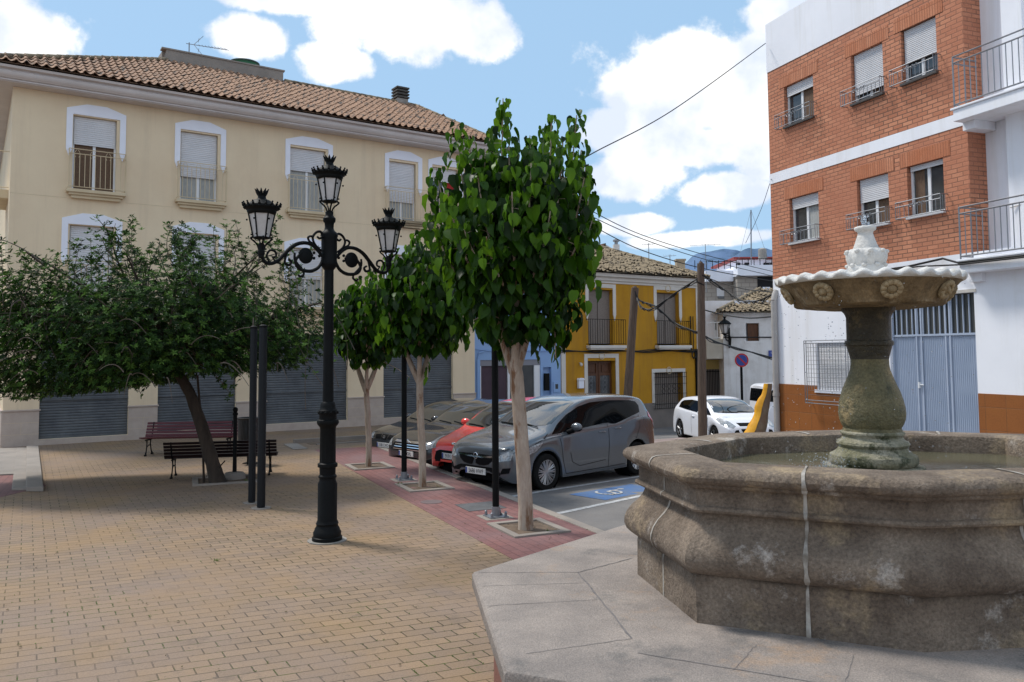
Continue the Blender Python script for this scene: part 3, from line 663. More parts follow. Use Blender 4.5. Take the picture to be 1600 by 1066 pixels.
    a=Vector((-.1,4.4,7.78));b=Vector((5.2,4.4,7.78))
    for i in range(16): p=a+(b-a)*i/16; q=a+(b-a)*(i+1.1)/16; m.tube([p,q],[.09,.075],8)
    m.build('ridge_tiles',tileold,roof,smooth=50)
    # cable run across the facade, meter, lamp
    m=MB(); 
    for k in range(3): m.tube([(x,-.06-.01*k,2.36+.03*k+.035*math.sin(x*2.3+k)) for x in [i*.35-.02 for i in range(24)]],.022,5)
    m.tube([(7.55,-.07,4.0),(7.55,-.07,2.4)],.03,6); m.tube([(7.72,-.07,4.0),(7.72,-.07,2.4)],.022,6); m.tube([(7.72+.12*math.cos(t*PI/6),-.08,2.2+.16*math.sin(t*PI/6)) for t in range(13)],.03,5)
    m.build('cable_run',cablem,YH)
    m=MB(); m.box(7.85,-.1,-1.3,8.02,-.02,2.4); m.build('downpipe',iron,YH)
    m=MB(); m.box(.80,-.16,.84,1.08,-.031,1.18); m.prism([(.77,1.18),(.83,1.27),(1.05,1.27),(1.11,1.18)],-.19,-.02); mb_=m.build('letter_box',whitepaint,YH,bevel=.012,fix=True)
    m=MB(); m.sphere((.95,-.14,1.83),.07,8); m.tube([(.95,0,1.9),(.95,-.14,1.9)],.02,6); m.build('porch_lamp',offw,YH)
yellow()
BH=root('town_house','narrow light blue house between the cream building and the yellow house','building',(2.02,33.5,0),R(33.83))
def blue():
    H=[(-3.92,-1.04,-1.0,2.07,.22),(-.92,-.50,-1.0,1.75,.18)]
    mb=facade(-4.6,-.005,-1.4,5.6,H,y=.02); mb.quad((-4.6,9,-1.4),(-4.6,.02,-1.4),(-4.6,.02,5.6),(-4.6,9,5.6)); mb.quad((-4.6,.02,5.6),(-.005,.02,5.6),(-.005,9,5.6),(-4.6,9,5.6)); 
    mb.build('wall',bluew,BH)
    m=MB(); m.box(-3.92,.05,1.84,-1.04,.2,2.07); m.build('lintel_panel',M('grey_lintel',(.22,.22,.25),rough=.5),BH)
    m=MB(); m.box(-.92,.17,-1.0,-.50,.2,1.75); m.build('niche_back',bluew,BH)
    m=MB()
    for a,b in ((-3.92,-3.86),(-3.22,-3.12),(-2.62,-2.52),(-2.16,-2.08),(-1.33,-1.04)): m.box(a,.06,-1,b,.16,1.84)
    m.box(-3.86,.08,-1.0,-1.33,.15,-.9); f=m.build('shopfront_frame',alu,BH)
    m=MB(); m.box(-3.86,.12,-.9,-3.22,.14,1.84); m.box(-3.12,.12,-.9,-2.62,.14,1.84); m.build('maroon_panel',purpleshut,f)
    m=MB(); m.box(-2.08,.12,-.9,-1.33,.14,1.84); m.box(-2.52,.12,-.9,-2.16,.14,1.84); m.build('door_pane',glass,f)
    m=MB(); m.box(-1.95,.05,.1,-1.91,.12,.6); m.build('door_handle',alu,f)
    m=MB(); m.box(-.90,-.08,.80,-.66,.018,1.5); m.build('black_letter_box',iron,BH,bevel=.01)
    m=MB(); m.box(-.42,-.02,.7,-.10,.018,1.15); mm=m.build('meter_box',bluew,BH,bevel=.01); m=MB(); m.box(-.33,-.024,.85,-.19,-.02,1.05); m.build('meter_window',glass,mm)
    m=MB(); m.tube([(-4.45,-.03,3.6),(-4.42,-.03,2.7),(-4.2,-.03,2.5),(-3.4,-.03,2.42),(0,-.03,2.42)],.02,5); m.tube([(-4.08,-.03,-.9),(-4.08,-.03,2.1),(-4.0,-.03,2.35),(-3.8,-.03,2.40)],.03,5); m.build('cable_run',bluew,BH)
blue()

# ------------------------------------------------------------------ white house and farther buildings, right of the yellow house
def PX(px,py,Y):
    d=_f*F+_rt*(px-800)+_up*(475-py); return (d.x*Y/d.y, EYE+d.z*Y/d.y)
def rect(mb,px0,py0,px1,py1,Y,y0,y1,mat=0):   # a real box whose front face has this size at distance Y
    xa,za=PX(px0,py1,Y); xb,zb=PX(px1,py0,Y); mb.box(xa,y0,za,xb,y1,zb,mat); return (xa,xb,za,zb)
WH=root('town_house','old white house with a tiled hip roof and a small brown shuttered window','building',(0,38.5,0))
def white():
    Y=38.5; 
    xl,_=PX(1132,600,Y); xr=17.5; _,zt=PX(1170,489,Y)
    wx0,wz0=PX(1170,533,Y); wx1,wz1=PX(1186,505,Y)
    mb=facade(xl,xr,-1.6,zt,[(wx0-.12,wx1,wz0,wz1,.22)]); mb.quad((xl,8,-1.6),(xl,0,-1.6),(xl,0,zt),(xl,8,zt)); mb.build('wall',whitew2,WH)
    m=MB(); m.box(wx0+.0,.14,wz0,wx1,.20,wz1); m.box(wx0+.46,.13,wz0,wx0+.50,.14,wz1); m.build('shutter',brownwood,WH)
    m=MB(); m.box(wx0-.2,-.02,wz0-.12,wx1+.1,0,wz0); m.build('window_sill',whitew2,WH)
    # tiled hip roof
    ridx,ridz=PX(1192,452,Y+3.5)
    r=MB(); r.add([(xl-.35,-.45,zt+.02),(xr+.5,-.45,zt+.02),(xr,4,ridz),(ridx,4,ridz),(xl-.35,8.5,zt+.02),(xr+.5,8.5,zt+.02)],[(0,1,2,3),(4,0,3),(5,4,3,2),(1,5,2)]); rf=r.build('roof',tileold,WH)
    LL=math.hypot(4.45,ridz-zt); w=ridx-xl+.35
    tiled((xl-.35,-.45,zt+.02),(xr+.85-xl,0,0),(0,4.45,ridz-zt-.02),0,0,.05,tileold,'roof_tiles',rf,pitch=.24,course=.3,amp=.055,clip=lambda a,b:a>w*b/LL-.1,seed=9,jit=1.3)
    m=MB(); a=Vector((xl-.35,-.45,zt+.1)); b=Vector((ridx,4,ridz+.08))
    for i in range(14): p=a+(b-a)*i/14; q=a+(b-a)*(i+1.1)/14; m.tube([p,q],[.1,.085],8)
    m.build('ridge_tiles',tileold,rf,smooth=50)
    m=MB()
    z=PX(1150,527,Y)[1]; m.tube([(xl,-.03,z),(13,-.03,z-.02),(xr,-.03,z-.1)],.03,5)
    m.build('cable_run',cablem,WH)
white()
TH=root('terrace_house','low white house wing with a balcony box and a barred ground floor window','building',(0,39.5,0))
def terrace():
    Y=39.5; m=MB(); x0,x1,z0,z1=rect(m,1098,470,1131,690,Y,0,7); m.v=[];m.f=[];m.m=[]
    wa=PX(1116,517,Y);wb=PX(1124.5,500,Y)
    mb=facade(x0,x1+1.6,-1.7,z1,[(wa[0],wb[0]+.05,wa[1],wb[1],.1)]); mb.quad((x0,7,-1.7),(x0,0,-1.7),(x0,0,z1),(x0,7,z1)); mb.box(x0,0.15,z1-.3,x1+3,7,z1); mb.build('wall',whitew,TH)
    window(TH,wa[0],wb[0]+.05,wa[1],wb[1],.08,shut=0)
    m=MB(); a=PX(1103,561,Y-.8);b=PX(1131,530,Y-.8); m.box(a[0],-.9,a[1],b[0],-.002,b[1]); m.build('balcony_box',M('cream_balcony',(.55,.50,.42),(.48,.43,.35),2,.8),TH,bevel=.02)
    railing(TH,a[0]+.05,b[0]-.05,b[1],b[1]+.8,-.85,0,alu,6,.012,.018)
    m=MB(); c=PX(1100,700,Y);d=PX(1127,562,Y); m.box(c[0],-.04,-1.6,d[0],-.002,d[1]); m.build('yellow_panel',M('pale_yellow_render',(.50,.38,.14),(.44,.33,.12),2,.9),TH)
    m=MB(); c=PX(1101,640,Y);d=PX(1124,577,Y)
    m.box(c[0],-.07,c[1],d[0],-.045,d[1]); w=m.build('barred_window',blindm,TH); m=MB()
    for i in range(11): x=c[0]+(d[0]-c[0])*i/10; m.tube([(x,-.14,c[1]),(x,-.14,d[1])],.016,5)
    m.tube([(c[0],-.14,d[1]-.1),(d[0],-.14,d[1]-.1)],.016,5); m.build('window_grille',iron,w)
terrace()
FB=root('apartment_building','distant beige flat roofed block with a white roof terrace band','building',(0,58,0))
def farblock():
    Y=58; bl=brick_mat('beige_block_wall',(.42,.38,.33),(.36,.32,.28),(.24,.21,.19),.6,.3,.03,plane='xz',dirt=(.34,.3,.27)); 
    m=MB(); x0,x1,z0,z1=rect(m,1103,440,1240,520,Y,0,12); m.build('wall',bl,FB)
    m=MB(); rect(m,1146,434,1240,500,Y,-1.2,0); m.build('projecting_bay',bl,FB)
    m=MB(); rect(m,1100,424,1142,441,Y,-.6,12); rect(m,1142,418,1240,434.5,Y,-1.8,12); m.build('terrace_parapet',whitepaint,FB)
    m=MB(); rect(m,1176,435,1198,458,Y,-1.26,-1.2); m.build('loggia_shade_panel',darkroom,FB)  # flat panel on the bay, shade of the recess put into its colour
    m=MB(); a=rect(m,1120,450,1131,463,Y,-.06,-.0); w=m.build('window',shutterw,FB); m=MB(); rect(m,1121.5,463,1131,467,Y,-.05,0); m.build('pane',glass,w)
    m=MB(); rect(m,1183,451,1194,457,Y,-1.34,-1.26); m.build('window_sill',whitepaint,FB)
    m=MB(); 
    for px in range(1078,1240,9):
        a=PX(px,424 if px<1142 else 418,Y); b=PX(px,411 if px<1142 else 408,Y); m.tube([(a[0],-1.6,a[1]),(a[0],-1.6,b[1])],.03,4)
    a=PX(1142,409,Y);b=PX(1240,407,Y); m.tube([(a[0],-1.6,a[1]),(b[0],-1.6,b[1])],.03,4); a=PX(1098,413,Y);b=PX(1142,412,Y); m.tube([(a[0],-1.6,a[1]),(b[0],-1.6,b[1])],.03,4)
    m.build('railing',iron,FB)
    m=MB(); rect(m,1146,407,1240,430,Y+4,3,9); m.build('penthouse_wall',whitepaint,FB)
    m=MB(); rect(m,1143,402.5,1240,406.5,Y+3,2.4,9.4); m.build('red_roof_edge',M('dark_red_paint',(.22,.03,.025),rough=.7),FB)
    m=MB(); 
    for p in ((1150,1156),(1163,1170),(1193,1206)): rect(m,p[0],411,p[1],419,Y+3,2.9,3.0)
    m.build('penthouse_window',darkroom,FB)
    m=MB(); x,z=PX(1186,403,Y); m.lathe([(.3,0),(.3,.7),(.1,.8)],12,(x,-.8,z-.2)); m.build('water_drum',concrete,FB)
    m=MB(); a=PX(1167.5,424,Y);b=PX(1167,332,Y); m.tube([(a[0],-1,a[1]),(b[0],-1,b[1])],.045,6)
    for q in ((1140,440),(1205,440)):
        c=PX(q[0],q[1],Y); m.tube([(b[0],-1,b[1]),(c[0],-1,c[1])],.012,4)
    m.build('radio_mast',steel,FB)
farblock()
def misc_far():
    # small gable house and chimneys behind the yellow roof
    t=root('gable_house','white gable wall with a clay tile slope rising behind the yellow house','building',(0,46,0)); Y=46
    m=MB(); a=PX(922,386,Y);b=PX(946,382,Y);c=PX(985,402,Y); z=a[1]
    m.prism([(a[0],2),(a[0],z),(b[0],b[1]),(c[0],c[1]-.1),(c[0],2)],0,6); m.build('wall',whitew2,t,fix=True)
    m=MB(); m.prism([(a[0]-1.5,a[1]-.35),(b[0],b[1]+.05),(b[0],b[1]-.1),(a[0]-1.5,a[1]-.5)],-.2,6); m.build('roof',tile,t,fix=True)
    m=MB(); e=PX(958,402,Y);f=PX(967,383,Y); m.box(e[0],-.3,e[1]-.6,f[0],.1,f[1]); ch=m.build('chimney',whitew2,t); m=MB(); g=PX(962.5,383,Y); m.lathe([(.1,0),(.1,.15),(.19,.18),(.19,.28),(.1,.33)],10,(g[0],-.1,g[1])); m.build('chimney_pot',steel,ch)
    for (px,py0,py1,Y,lab) in ((1014,409,380,45,'bare rooftop antenna left of the two above the yellow roof'),(1047,414,398,45,'short rooftop antenna mast near the beige chimney block'),(1103,428,381,52,'tall thin antenna with a wide top bar left of the radio mast')):
        a=PX(px,py0,Y);b=PX(px,py1,Y); t=root('roof_antenna',lab,'antenna',(a[0],Y,a[1]-1.2)); h=b[1]-a[1]+1.2; m=MB(); m.tube([(0,0,0),(0,0,h)],.022,5)
        w=.35 if px<1100 else 1.0
        m.tube([(-w,0,h-.1),(w,0,h-.05)],.014,4); m.tube([(-w*.6,0,h*.55),(w*.5,0,h*.6)],.012,4)
        for k in range(5): m.tube([(-w+.4*w*k,-.12,h-.12),(-w+.4*w*k,.12,h+.02)],.008,4)
        m.build('mast',steel,t)
    a=PX(1056,420,44);b=PX(1069,406,44); t=root('chimney','plain beige chimney block above the right end of the yellow roof','chimney',((a[0]+b[0])/2,44,a[1]-1.5)); w=(b[0]-a[0])/2
    m=MB(); m.box(-w,-.25,0,w,.25,b[1]-a[1]+1.5); m.build('shaft',M('beige_block',(.42,.34,.24),(.36,.29,.2),2,.9,.3),t,bevel=.02); 
    m=MB(); m.box(-w-.04,-.3,b[1]-a[1]+1.42,w+.04,.3,b[1]-a[1]+1.52); m.build('chimney_cap',M('beige_cap',(.36,.29,.21),rough=.9),t)
misc_far()
# hills far behind
def hills():
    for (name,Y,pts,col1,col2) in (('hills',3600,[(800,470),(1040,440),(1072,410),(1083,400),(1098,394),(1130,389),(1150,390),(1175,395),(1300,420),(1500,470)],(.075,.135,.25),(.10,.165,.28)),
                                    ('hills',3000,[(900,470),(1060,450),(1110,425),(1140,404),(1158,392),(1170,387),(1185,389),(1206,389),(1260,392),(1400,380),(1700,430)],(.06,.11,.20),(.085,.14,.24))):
        mt=M('hazy_hill_scrub_rock',col1,col2,.004,.95,0,1,c3=(.05,.10,.17),s3=.006,t3=(.5,.6)); vs=[];n=180  # blue of the distance haze is put into the hill colour
        for i in range(n+1):
            px=pts[0][0]+(pts[-1][0]-pts[0][0])*i/n
            for k in range(len(pts)-1):
                if pts[k][0]<=px<=pts[k+1][0]: f=(px-pts[k][0])/(pts[k+1][0]-pts[k][0]); py=pts[k][1]+(pts[k+1][1]-pts[k][1])*f
            x,z=PX(px,py,Y); z+=6*noise.noise(Vector((px*.05,Y,0)))
            for j in range(9):
                q=j/8; vs.append((x*(1-.25*(1-q)),Y-900*(1-q)+60*noise.noise(Vector((px*.04,j*.6,Y))), -30+(z+30)*(q**.8)*(1+.10*noise.noise(Vector((px*.06,j*.8,3)))*(1-q))))
        mb=MB(); mb.add(vs,[(i*9+j,(i+1)*9+j,(i+1)*9+j+1,i*9+j+1) for i in range(n) for j in range(8)]); tag(mb.build(name,mt,smooth=60),kind='structure')
hills()

# ------------------------------------------------------------------ brick apartment building on the right
RB=root('apartment_building','brick apartment building with white bands, white ground floor and a blue grey garage door','building',(6.6625,20.5,0),R(-69.42))
def rightb():
    up=[(.62,1.66,7.93,8.95,.22),(2.88,3.79,7.84,8.95,.80),(4.28,5.15,7.85,8.98,.60)]
    lo=[(.70,1.72,4.99,6.10,.22),(2.93,3.82,5.03,6.10,.45),(4.31,5.19,5.05,6.10,.07)]
    XE=5.76; HB=[(a,b,c,d,.16) for a,b,c,d,_ in up+lo]
    H1=[h for h in HB if h[2]<6.3]; H2=[h for h in HB if h[2]>6.3]
    mb=facade(0,XE,4.15,6.60,H1); facade(0,XE,6.86,9.52,H2,mb=mb)
    for a,b in ((4.15,6.6),(6.86,9.52)):
        mb.quad((XE,0,a),(XE,.46,a),(XE,.46,b),(XE,0,b)); mb.quad((0,9,a),(0,0,a),(0,0,b),(0,9,b))
    mb.build('brick_wall',brick,RB)
    m=MB(); m.box(-.01,-.012,6.60,XE+.012,.5,6.86); m.box(-.012,-.014,9.52,XE+.012,9,10.8); m.box(-.01,.2,6.60,.2,9,6.86); m.build('white_band',whitew,RB)
    for a,b,c,d,_ in up+lo: m=MB(); m.box(a-.17,-.010,d,b+.17,-.0005,d+.30); m.build('brick_lintel',brickv,RB)
    G=[(1.50,2.56,1.41,2.50,.15),(3.70,5.745,-.4,3.40,.14)]
    mb=facade(0,14,-.6,4.15,G); mb.quad((0,9,-.6),(0,0,-.6),(0,0,4.15),(0,9,4.15)); mb.build('ground_floor_wall',whitew,RB)
    m=MB(); m.box(-.01,-.014,-.6,1.5-.0,-.0005,1.505); m.box(1.5,-.014,-.6,2.56,-.0005,1.40); m.box(2.56,-.014,-.6,3.69,-.0005,1.505); m.box(5.755,-.014,-.6,14,-.0005,1.505); m.build('dado',dado,RB)
    # recessed white part with the balconies
    mb=MB(); mb.quad((XE,.46,4.15),(14,.46,4.15),(14,.46,10.8),(XE,.46,10.8)); mb.box(6.35,.25,4.15,6.75,.459,10.8); mb.quad((14,.46,-1),(14,9,-1),(14,9,10.8),(14,.46,10.8)); mb.quad((0,9,10.8),(0,0,10.8),(14,.46,10.8),(14,9,10.8)); mb.build('recessed_wall',whitew,RB)
    for (zf,zs) in ((4.0,4),(6.88,7)):
        m=MB(); m.box(5.70,-.36,zf-.04,14,.44,zf); m.box(5.74,-.33,zf-.26,14,.44,zf-.04); m.box(5.74,-.1,zf-.42,6.0,.44,zf-.26); b=m.build('balcony_slab',whitew,RB,bevel=.008)
        railing(b,5.76,12.5,zf,zf+.98,-.31,.3,steel,56,.009,.015,mid=zf+.86,name='railing')
    for i,(a,b,c,d,s) in enumerate(up+lo):
        w=window(RB,a,b,c,d,.13,shut=s,sw=.04,inside=curtain if i in (3,) else browncurt,curt=((.5,1),(.6,1),(.0,.0),(.55,1),(.55,1),(.05,.35))[i])
        m=MB(); m.box(a-.02,-.06,c-.055,b+.02,.12,c); m.build('window_sill',M('stone_sill%d'%i,(.10,.09,.085) if i<3 else (.7,.7,.72),rough=.6) if i in(0,3) else (bpy.data.materials['stone_sill0'] if i<3 else bpy.data.materials['stone_sill3']),RB,bevel=.006)
        m=MB(); z0,z1=c-.03,c+.30; x0,x1=a-.14,b+.08
        def bar(p,q,r): m.tube([p,q],r,5)
        for z in (z0,z1,z1-.09): bar((x0,-.20,z),(x1,-.20,z),.010)
        for z in (z0,z1): bar((x0,-.20,z),(x0,0,z),.010); bar((x1,-.20,z),(x1,0,z),.010)
        n=10
        for k in range(n+1): x=x0+(x1-x0)*k/n; bar((x,-.20,z0),(x,-.20,z1-.09 if 0<k<n else z1),.007)
        for k in range(3): bar((x0,-.2+.06*k,z0),(x0,-.2+.06*k,z1),.006); bar((x1,-.2+.06*k,z0),(x1,-.2+.06*k,z1),.006)
        xm=(x0+x1)/2
        for s_ in(-1,1): 
            for o in (.06,.15): m.tube([(xm+s_*(o+.035*math.cos(t*.8)),-.21,z1-.10+.04*math.sin(t*.8)) for t in range(9)],.006,4,cap=False)
        m.build('window_guard',steel,RB)
    # ground-floor window with projecting cage
    window(RB,1.52,2.54,1.42,2.48,.1,shut=1.0,sw=.04); m=MB()
    for x in (1.33,1.40): m.tube([(x,-.22,1.10),(x,-.22,2.56)],.011,5)
    for k in range(13): x=1.47+k*.088; m.tube([(x,-.22,1.42),(x,-.22,2.50)],.006,4)
    for x in (2.66,2.73): m.tube([(x,-.22,1.10),(x,-.22,2.56)],.011,5)
    for z in (1.10,1.17,2.50,2.56): m.tube([(1.33,-.22,z),(2.73,-.22,z)],.011,5)
    for k in range(12): z=1.30+k*.1; m.tube([(1.40,-.22,z),(2.66,-.22,z)],.005,4)
    for z in (1.10,2.56):
        for x in (1.33,2.73): m.tube([(x,-.22,z),(x,0,z)],.011,5)
    m.build('window_cage',steel,RB)
    m=MB(); m.box(1.44,-.04,1.34,2.6,-.001,1.41); m.build('window_sill',whitepaint,RB)
    # garage: ribbed steel leaves, bars over dark glass above
    m=MB(); n=46; vs=[]; zb,zt=-.4,2.61
    for k in range(n*4+1):
        x=3.72+(5.73-3.72)*k/(n*4); y=.10+(0,.0,.016,.016)[k%4]; vs+= [(x,y,zb),(x,y,zt)]
    m.add(vs,[(2*i,2*i+2,2*i+3,2*i+1) for i in range(n*4)]); 
    for x in (3.70,4.30,4.42,5.0,5.10,5.70): m.box(x,.075,-.4,x+.035,.099,3.36)
    m.box(3.70,.07,2.60,5.74,.098,2.64); gd=m.build('garage_door',garage,RB)
    m=MB(); m.box(3.70,.125,2.64,5.74,.138,3.40); m.build('garage_pane',M('dusty_dark_glass',(.055,.06,.06),(.09,.09,.085),2,.25),gd)
    m=MB()
    for k in range(15): x=3.80+k*.134; m.box(x,.085,2.64,x+.020,.112,3.38)
    m.build('garage_bar',garage,gd)
    m=MB(); m.box(4.36,.03,1.55,4.39,.075,1.67); m.tube([(4.40,.05,1.62),(4.48,.05,1.62)],.012,6); m.build('door_handle',alu,gd)
    m=MB(); m.box(3.66,-.02,3.40,5.80,-.0005,3.46); m.build('garage_lintel',offw,RB)
    # drainpipe at the corner
    m=MB(); m.tube([(.12,-.09,3.6),(.12,-.09,2.0),(.12,-.09,.15)],.075,12); m.tube([(.12,-.09,3.6),(.12,-.05,3.75),(.12,.0,3.85)],.075,12); m.tube([(.12,-.09,1.2),(.12,-.09,1.28)],.088,12); m.tube([(.12,-.09,.16),(.12,-.09,.10)],.085,12); m.build('drainpipe',M('drainpipe_grey',(.42,.40,.38),(.33,.31,.30),2,.6),RB,smooth=50)
    # pipe and air conditioner on the balcony
    m=MB(); m.box(7.15,.05,4.02,7.85,.43,4.50); ac=m.build('air_conditioner',offw,RB,bevel=.02); m=MB()
    for r in (.06,.11,.16,.2): m.tube([(7.42+r*math.cos(t*PI/8),.045,4.27+r*math.sin(t*PI/8)) for t in range(17)],.006,4,cap=False)
    m.build('fan_grille',iron,ac)
    m=MB(); m.tube([(7.0,.40,4.3),(7.0,.40,5.6),(7.02,.40,5.75),(7.15,.38,5.9)],.03,8); m.tube([(6.4,.2,4.9),(7.0,.40,5.0)],.012,6); m.build('service_pipe',offw,RB)
    m=MB(); m.tube([(3.2,-.03,4.02),(4.3,-.06,4.03),(5.2,-.12,4.09),(5.75,-.37,3.94),(7,-.39,3.92),(12,-.39,3.9)],.022,6); m.tube([(3.2,-.05,3.99),(4.6,-.09,4.0),(5.75,-.40,3.90),(12,-.42,3.86)],.015,6); m.build('cable_run',cablem,RB)
rightb()

# ------------------------------------------------------------------ fountain
FC=Vector((2.32,5.25))
PV=[(.812,5.394),(.98,4.432),(1.975,3.979),(3.10,4.10),(3.93,5.08),(3.76,6.02),(2.75,6.46),(1.60,6.22)]
PV=[Vector(p)-FC for p in PV]
ft=root('fountain','octagonal carved stone fountain with a scalloped upper bowl on a raised slab','fountain',(FC.x,FC.y,0))
def octring(poly,scale,z,sub=6,off=0,rnd_=0.0):
    out=[];n=len(poly)
    for i in range(n):
        a=poly[i]*scale; b=poly[(i+1)%n]*scale
        for k in range(sub):
            p=a+(b-a)*k/sub; 
            if off: p=p+p.normalized()*off
            out.append((p.x,p.y,z))
    return out
def loft(mb,rings,close=True,mat=0):
    n=len(rings[0]); vs=[p for r in rings for p in r]
    mb.add(vs,[(i*n+j,i*n+(j+1)%n,(i+1)*n+(j+1)%n,(i+1)*n+j) for i in range(len(rings)-1) for j in range(n)],mat)
def prof_pts():
    # (offset from plinth face, height above ground)
    P=[(.0,.84),(.0,1.075),(-.004,1.098),(-.012,1.108),(.006,1.112),(.034,1.122),(.060,1.148),(.074,1.185),(.073,1.22),(.058,1.262),(.028,1.304),(-.012,1.342),(-.040,1.38),(-.052,1.413),(-.050,1.430),
       (-.010,1.434),(.004,1.440),(.010,1.452),(.004,1.466),(-.014,1.474),(-.016,1.48),(-.018,1.562),(-.012,1.568),(.022,1.573),(.030,1.583),(.030,1.592),(.040,1.594),(.058,1.600),(.072,1.615),(.078,1.635),(.072,1.656),(.055,1.672),(.03,1.680),(-.02,1.683)]
    return P
def fountain():
    P=prof_pts(); 
    def ring(o,z,s=1.0): 
        r=[]
        n=8;sub=10
        # offset polygon by o along face normals (keeps faces parallel)
        pts=[]
        for i in range(n):
            a=PV[i-1];b=PV[i];c=PV[(i+1)%n]
            d1=(b-a).normalized();d2=(c-b).normalized(); n1=Vector((d1.y,-d1.x)); n2=Vector((d2.y,-d2.x))
            m=(n1+n2).normalized(); k=o/max(.5,m.dot(n1)); pts.append(b+m*k)
        return octring(pts,s,z,sub)
    m=MB(); loft(m,[ring(o,z) for o,z in P]+[ring(-.20,1.684),ring(-.235,1.682),ring(-.258,1.672),ring(-.265,1.655),ring(-.265,1.50),ring(-.265,1.30)])
    # small irregularities of the carved blocks
    m.v=[(x+.004*noise.noise(Vector((x*7,y*7,z*9))),y+.004*noise.noise(Vector((x*7+5,y*7,z*9))),z+.003*noise.noise(Vector((x*5,y*5,z*3+9)))) for x,y,z in m.v]
    m.build('basin_wall',basinm,ft,smooth=32,fix=True)
    # mortar joints at the middle of every side
    for i in range(8):
        j=MB(); a=PV[i];b=PV[(i+1)%8]; d=(b-a).normalized(); nn=Vector((d.y,-d.x)); c=(a+b)/2
        if i==1: c=a+(b-a)*.52
        vs=[]; pr=P+[(-.06,1.685),(-.14,1.686),(-.20,1.686),(-.24,1.68)]
        for k,(o,z) in enumerate(pr):
            w=.0095+.009*noise.noise(Vector((i*3.1,z*14,o*9))); sh=.006*noise.noise(Vector((i*5.3,z*9,7)))
            p=c+nn*(o+.0035)+d*sh; zz=z+(.003 if z>1.66 else 0)
            vs+= [(p.x-d.x*w,p.y-d.y*w,zz),(p.x+d.x*w,p.y+d.y*w,zz)]
        j.add(vs,[(2*k,2*k+1,2*k+3,2*k+2) for k in range(len(pr)-1)]); j.build('mortar_joint',jointm,ft,smooth=50,fix=True)
    w=MB(); w.add(octring(PV,.86,1.555,8),[tuple(range(64))]); w.build('basin_water',water,ft)
    # raised slab on a granite base
    SV=[(-.281,5.506),(-.046,3.805),(1.85,2.94),(3.75,3.0),(5.15,4.7),(4.75,6.55),(2.95,7.5),(.988,7.035)]; SV=[Vector(p)-FC for p in SV]
    m=MB(); loft(m,[octring(SV,.985,.735,8),octring(SV,.998,.742,8),octring(SV,1.0,.755,8),octring(SV,1.0,.825,8),octring(SV,.995,.842,8),octring(SV,.98,.850,8),octring(SV,.5,.851,8)]); m.build('slab',slabm,ft,smooth=35,fix=True)
    m=MB(); loft(m,[octring(SV,.945,0,8),octring(SV,.945,.736,8)]); m.build('granite_base',granite,ft,fix=True)
    # slab joints
    m=MB()
    def crack(pts,w):
        vs=[]
        for i,p in enumerate(pts):
            p=Vector(p)-FC; q=Vector(pts[min(i+1,len(pts)-1)])-Vector(pts[max(0,i-1)]); q.normalize(); n=Vector((-q.y,q.x))*w*(.6+.8*abs(noise.noise(Vector((p.x*9,p.y*9,0)))))
            vs+= [(p.x-n.x,p.y-n.y,.8525),(p.x+n.x,p.y+n.y,.8525)]
        m.add(vs,[(2*i,2*i+1,2*i+3,2*i+2) for i in range(len(pts)-1)])
    def wig(a,b,n=14,k=.008): 
        a=Vector(a);b=Vector(b);return [tuple(a+(b-a)*i/n+Vector((noise.noise(Vector((i*.7,a.x,a.y))),noise.noise(Vector((i*.7,b.x,9)))))*k) for i in range(n+1)]
    crack(wig((.426,5.448),(.596,4.197)),.007); crack(wig((.426,5.448),(.83,5.80)),.006); crack(wig((.426,5.448),(-.24,5.46)),.0035); crack(wig((.596,4.197),(.05,4.0)),.003)
    crack(wig((.596,4.0),(1.75,3.42)),.005); crack(wig((-.16,4.75),(.49,4.85)),.003); crack(wig((-.2,5.15),(.44,5.2)),.0025); crack(wig((1.2,4.1),(1.0,3.78)),.002);crack(wig((1.62,3.95),(1.42,3.58)),.002)
    m.build('slab_joint',M('dark_joint',(.12,.11,.11),(.2,.18,.17),20,.9),ft,fix=True)
    # pedestal: lathe profile (radius, height)
    pr=[(.335,1.50),(.335,1.570),(.275,1.574),(.290,1.588),(.297,1.612),(.290,1.637),(.262,1.650),(.238,1.668),(.228,1.688),(.236,1.694),(.244,1.708),(.238,1.724),(.212,1.735),(.200,1.752),(.205,1.765),(.214,1.772),(.214,1.782),(.200,1.79),(.192,1.81),
        (.205,1.83),(.218,1.86),(.225,1.90),(.222,1.945),(.212,1.99),(.195,2.04),(.172,2.09),(.150,2.14),(.134,2.18),(.128,2.215),(.128,2.25),(.138,2.29),(.148,2.32),(.152,2.335),(.163,2.34),(.166,2.355),(.160,2.368),(.150,2.372),(.150,2.52),(.156,2.535),(.165,2.55),(.178,2.562),(.182,2.60),(.19,2.62)]
    m=MB(); pr=[(r_*.90,z_) for r_,z_ in pr]; rm_=lambda t,z:1+.02*noise.noise(Vector((math.cos(t)*2.5,math.sin(t)*2.5,z*6)))
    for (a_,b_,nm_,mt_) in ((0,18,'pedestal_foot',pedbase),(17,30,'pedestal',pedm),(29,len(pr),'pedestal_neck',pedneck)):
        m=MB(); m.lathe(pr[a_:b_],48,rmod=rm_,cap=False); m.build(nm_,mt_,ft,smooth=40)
    m=MB()
    # upper bowl with lobed underside, fluted white rim
    def lob(t,a): return 1+a*abs(math.sin(4*t))-a*.5
    N=192; rings=[]
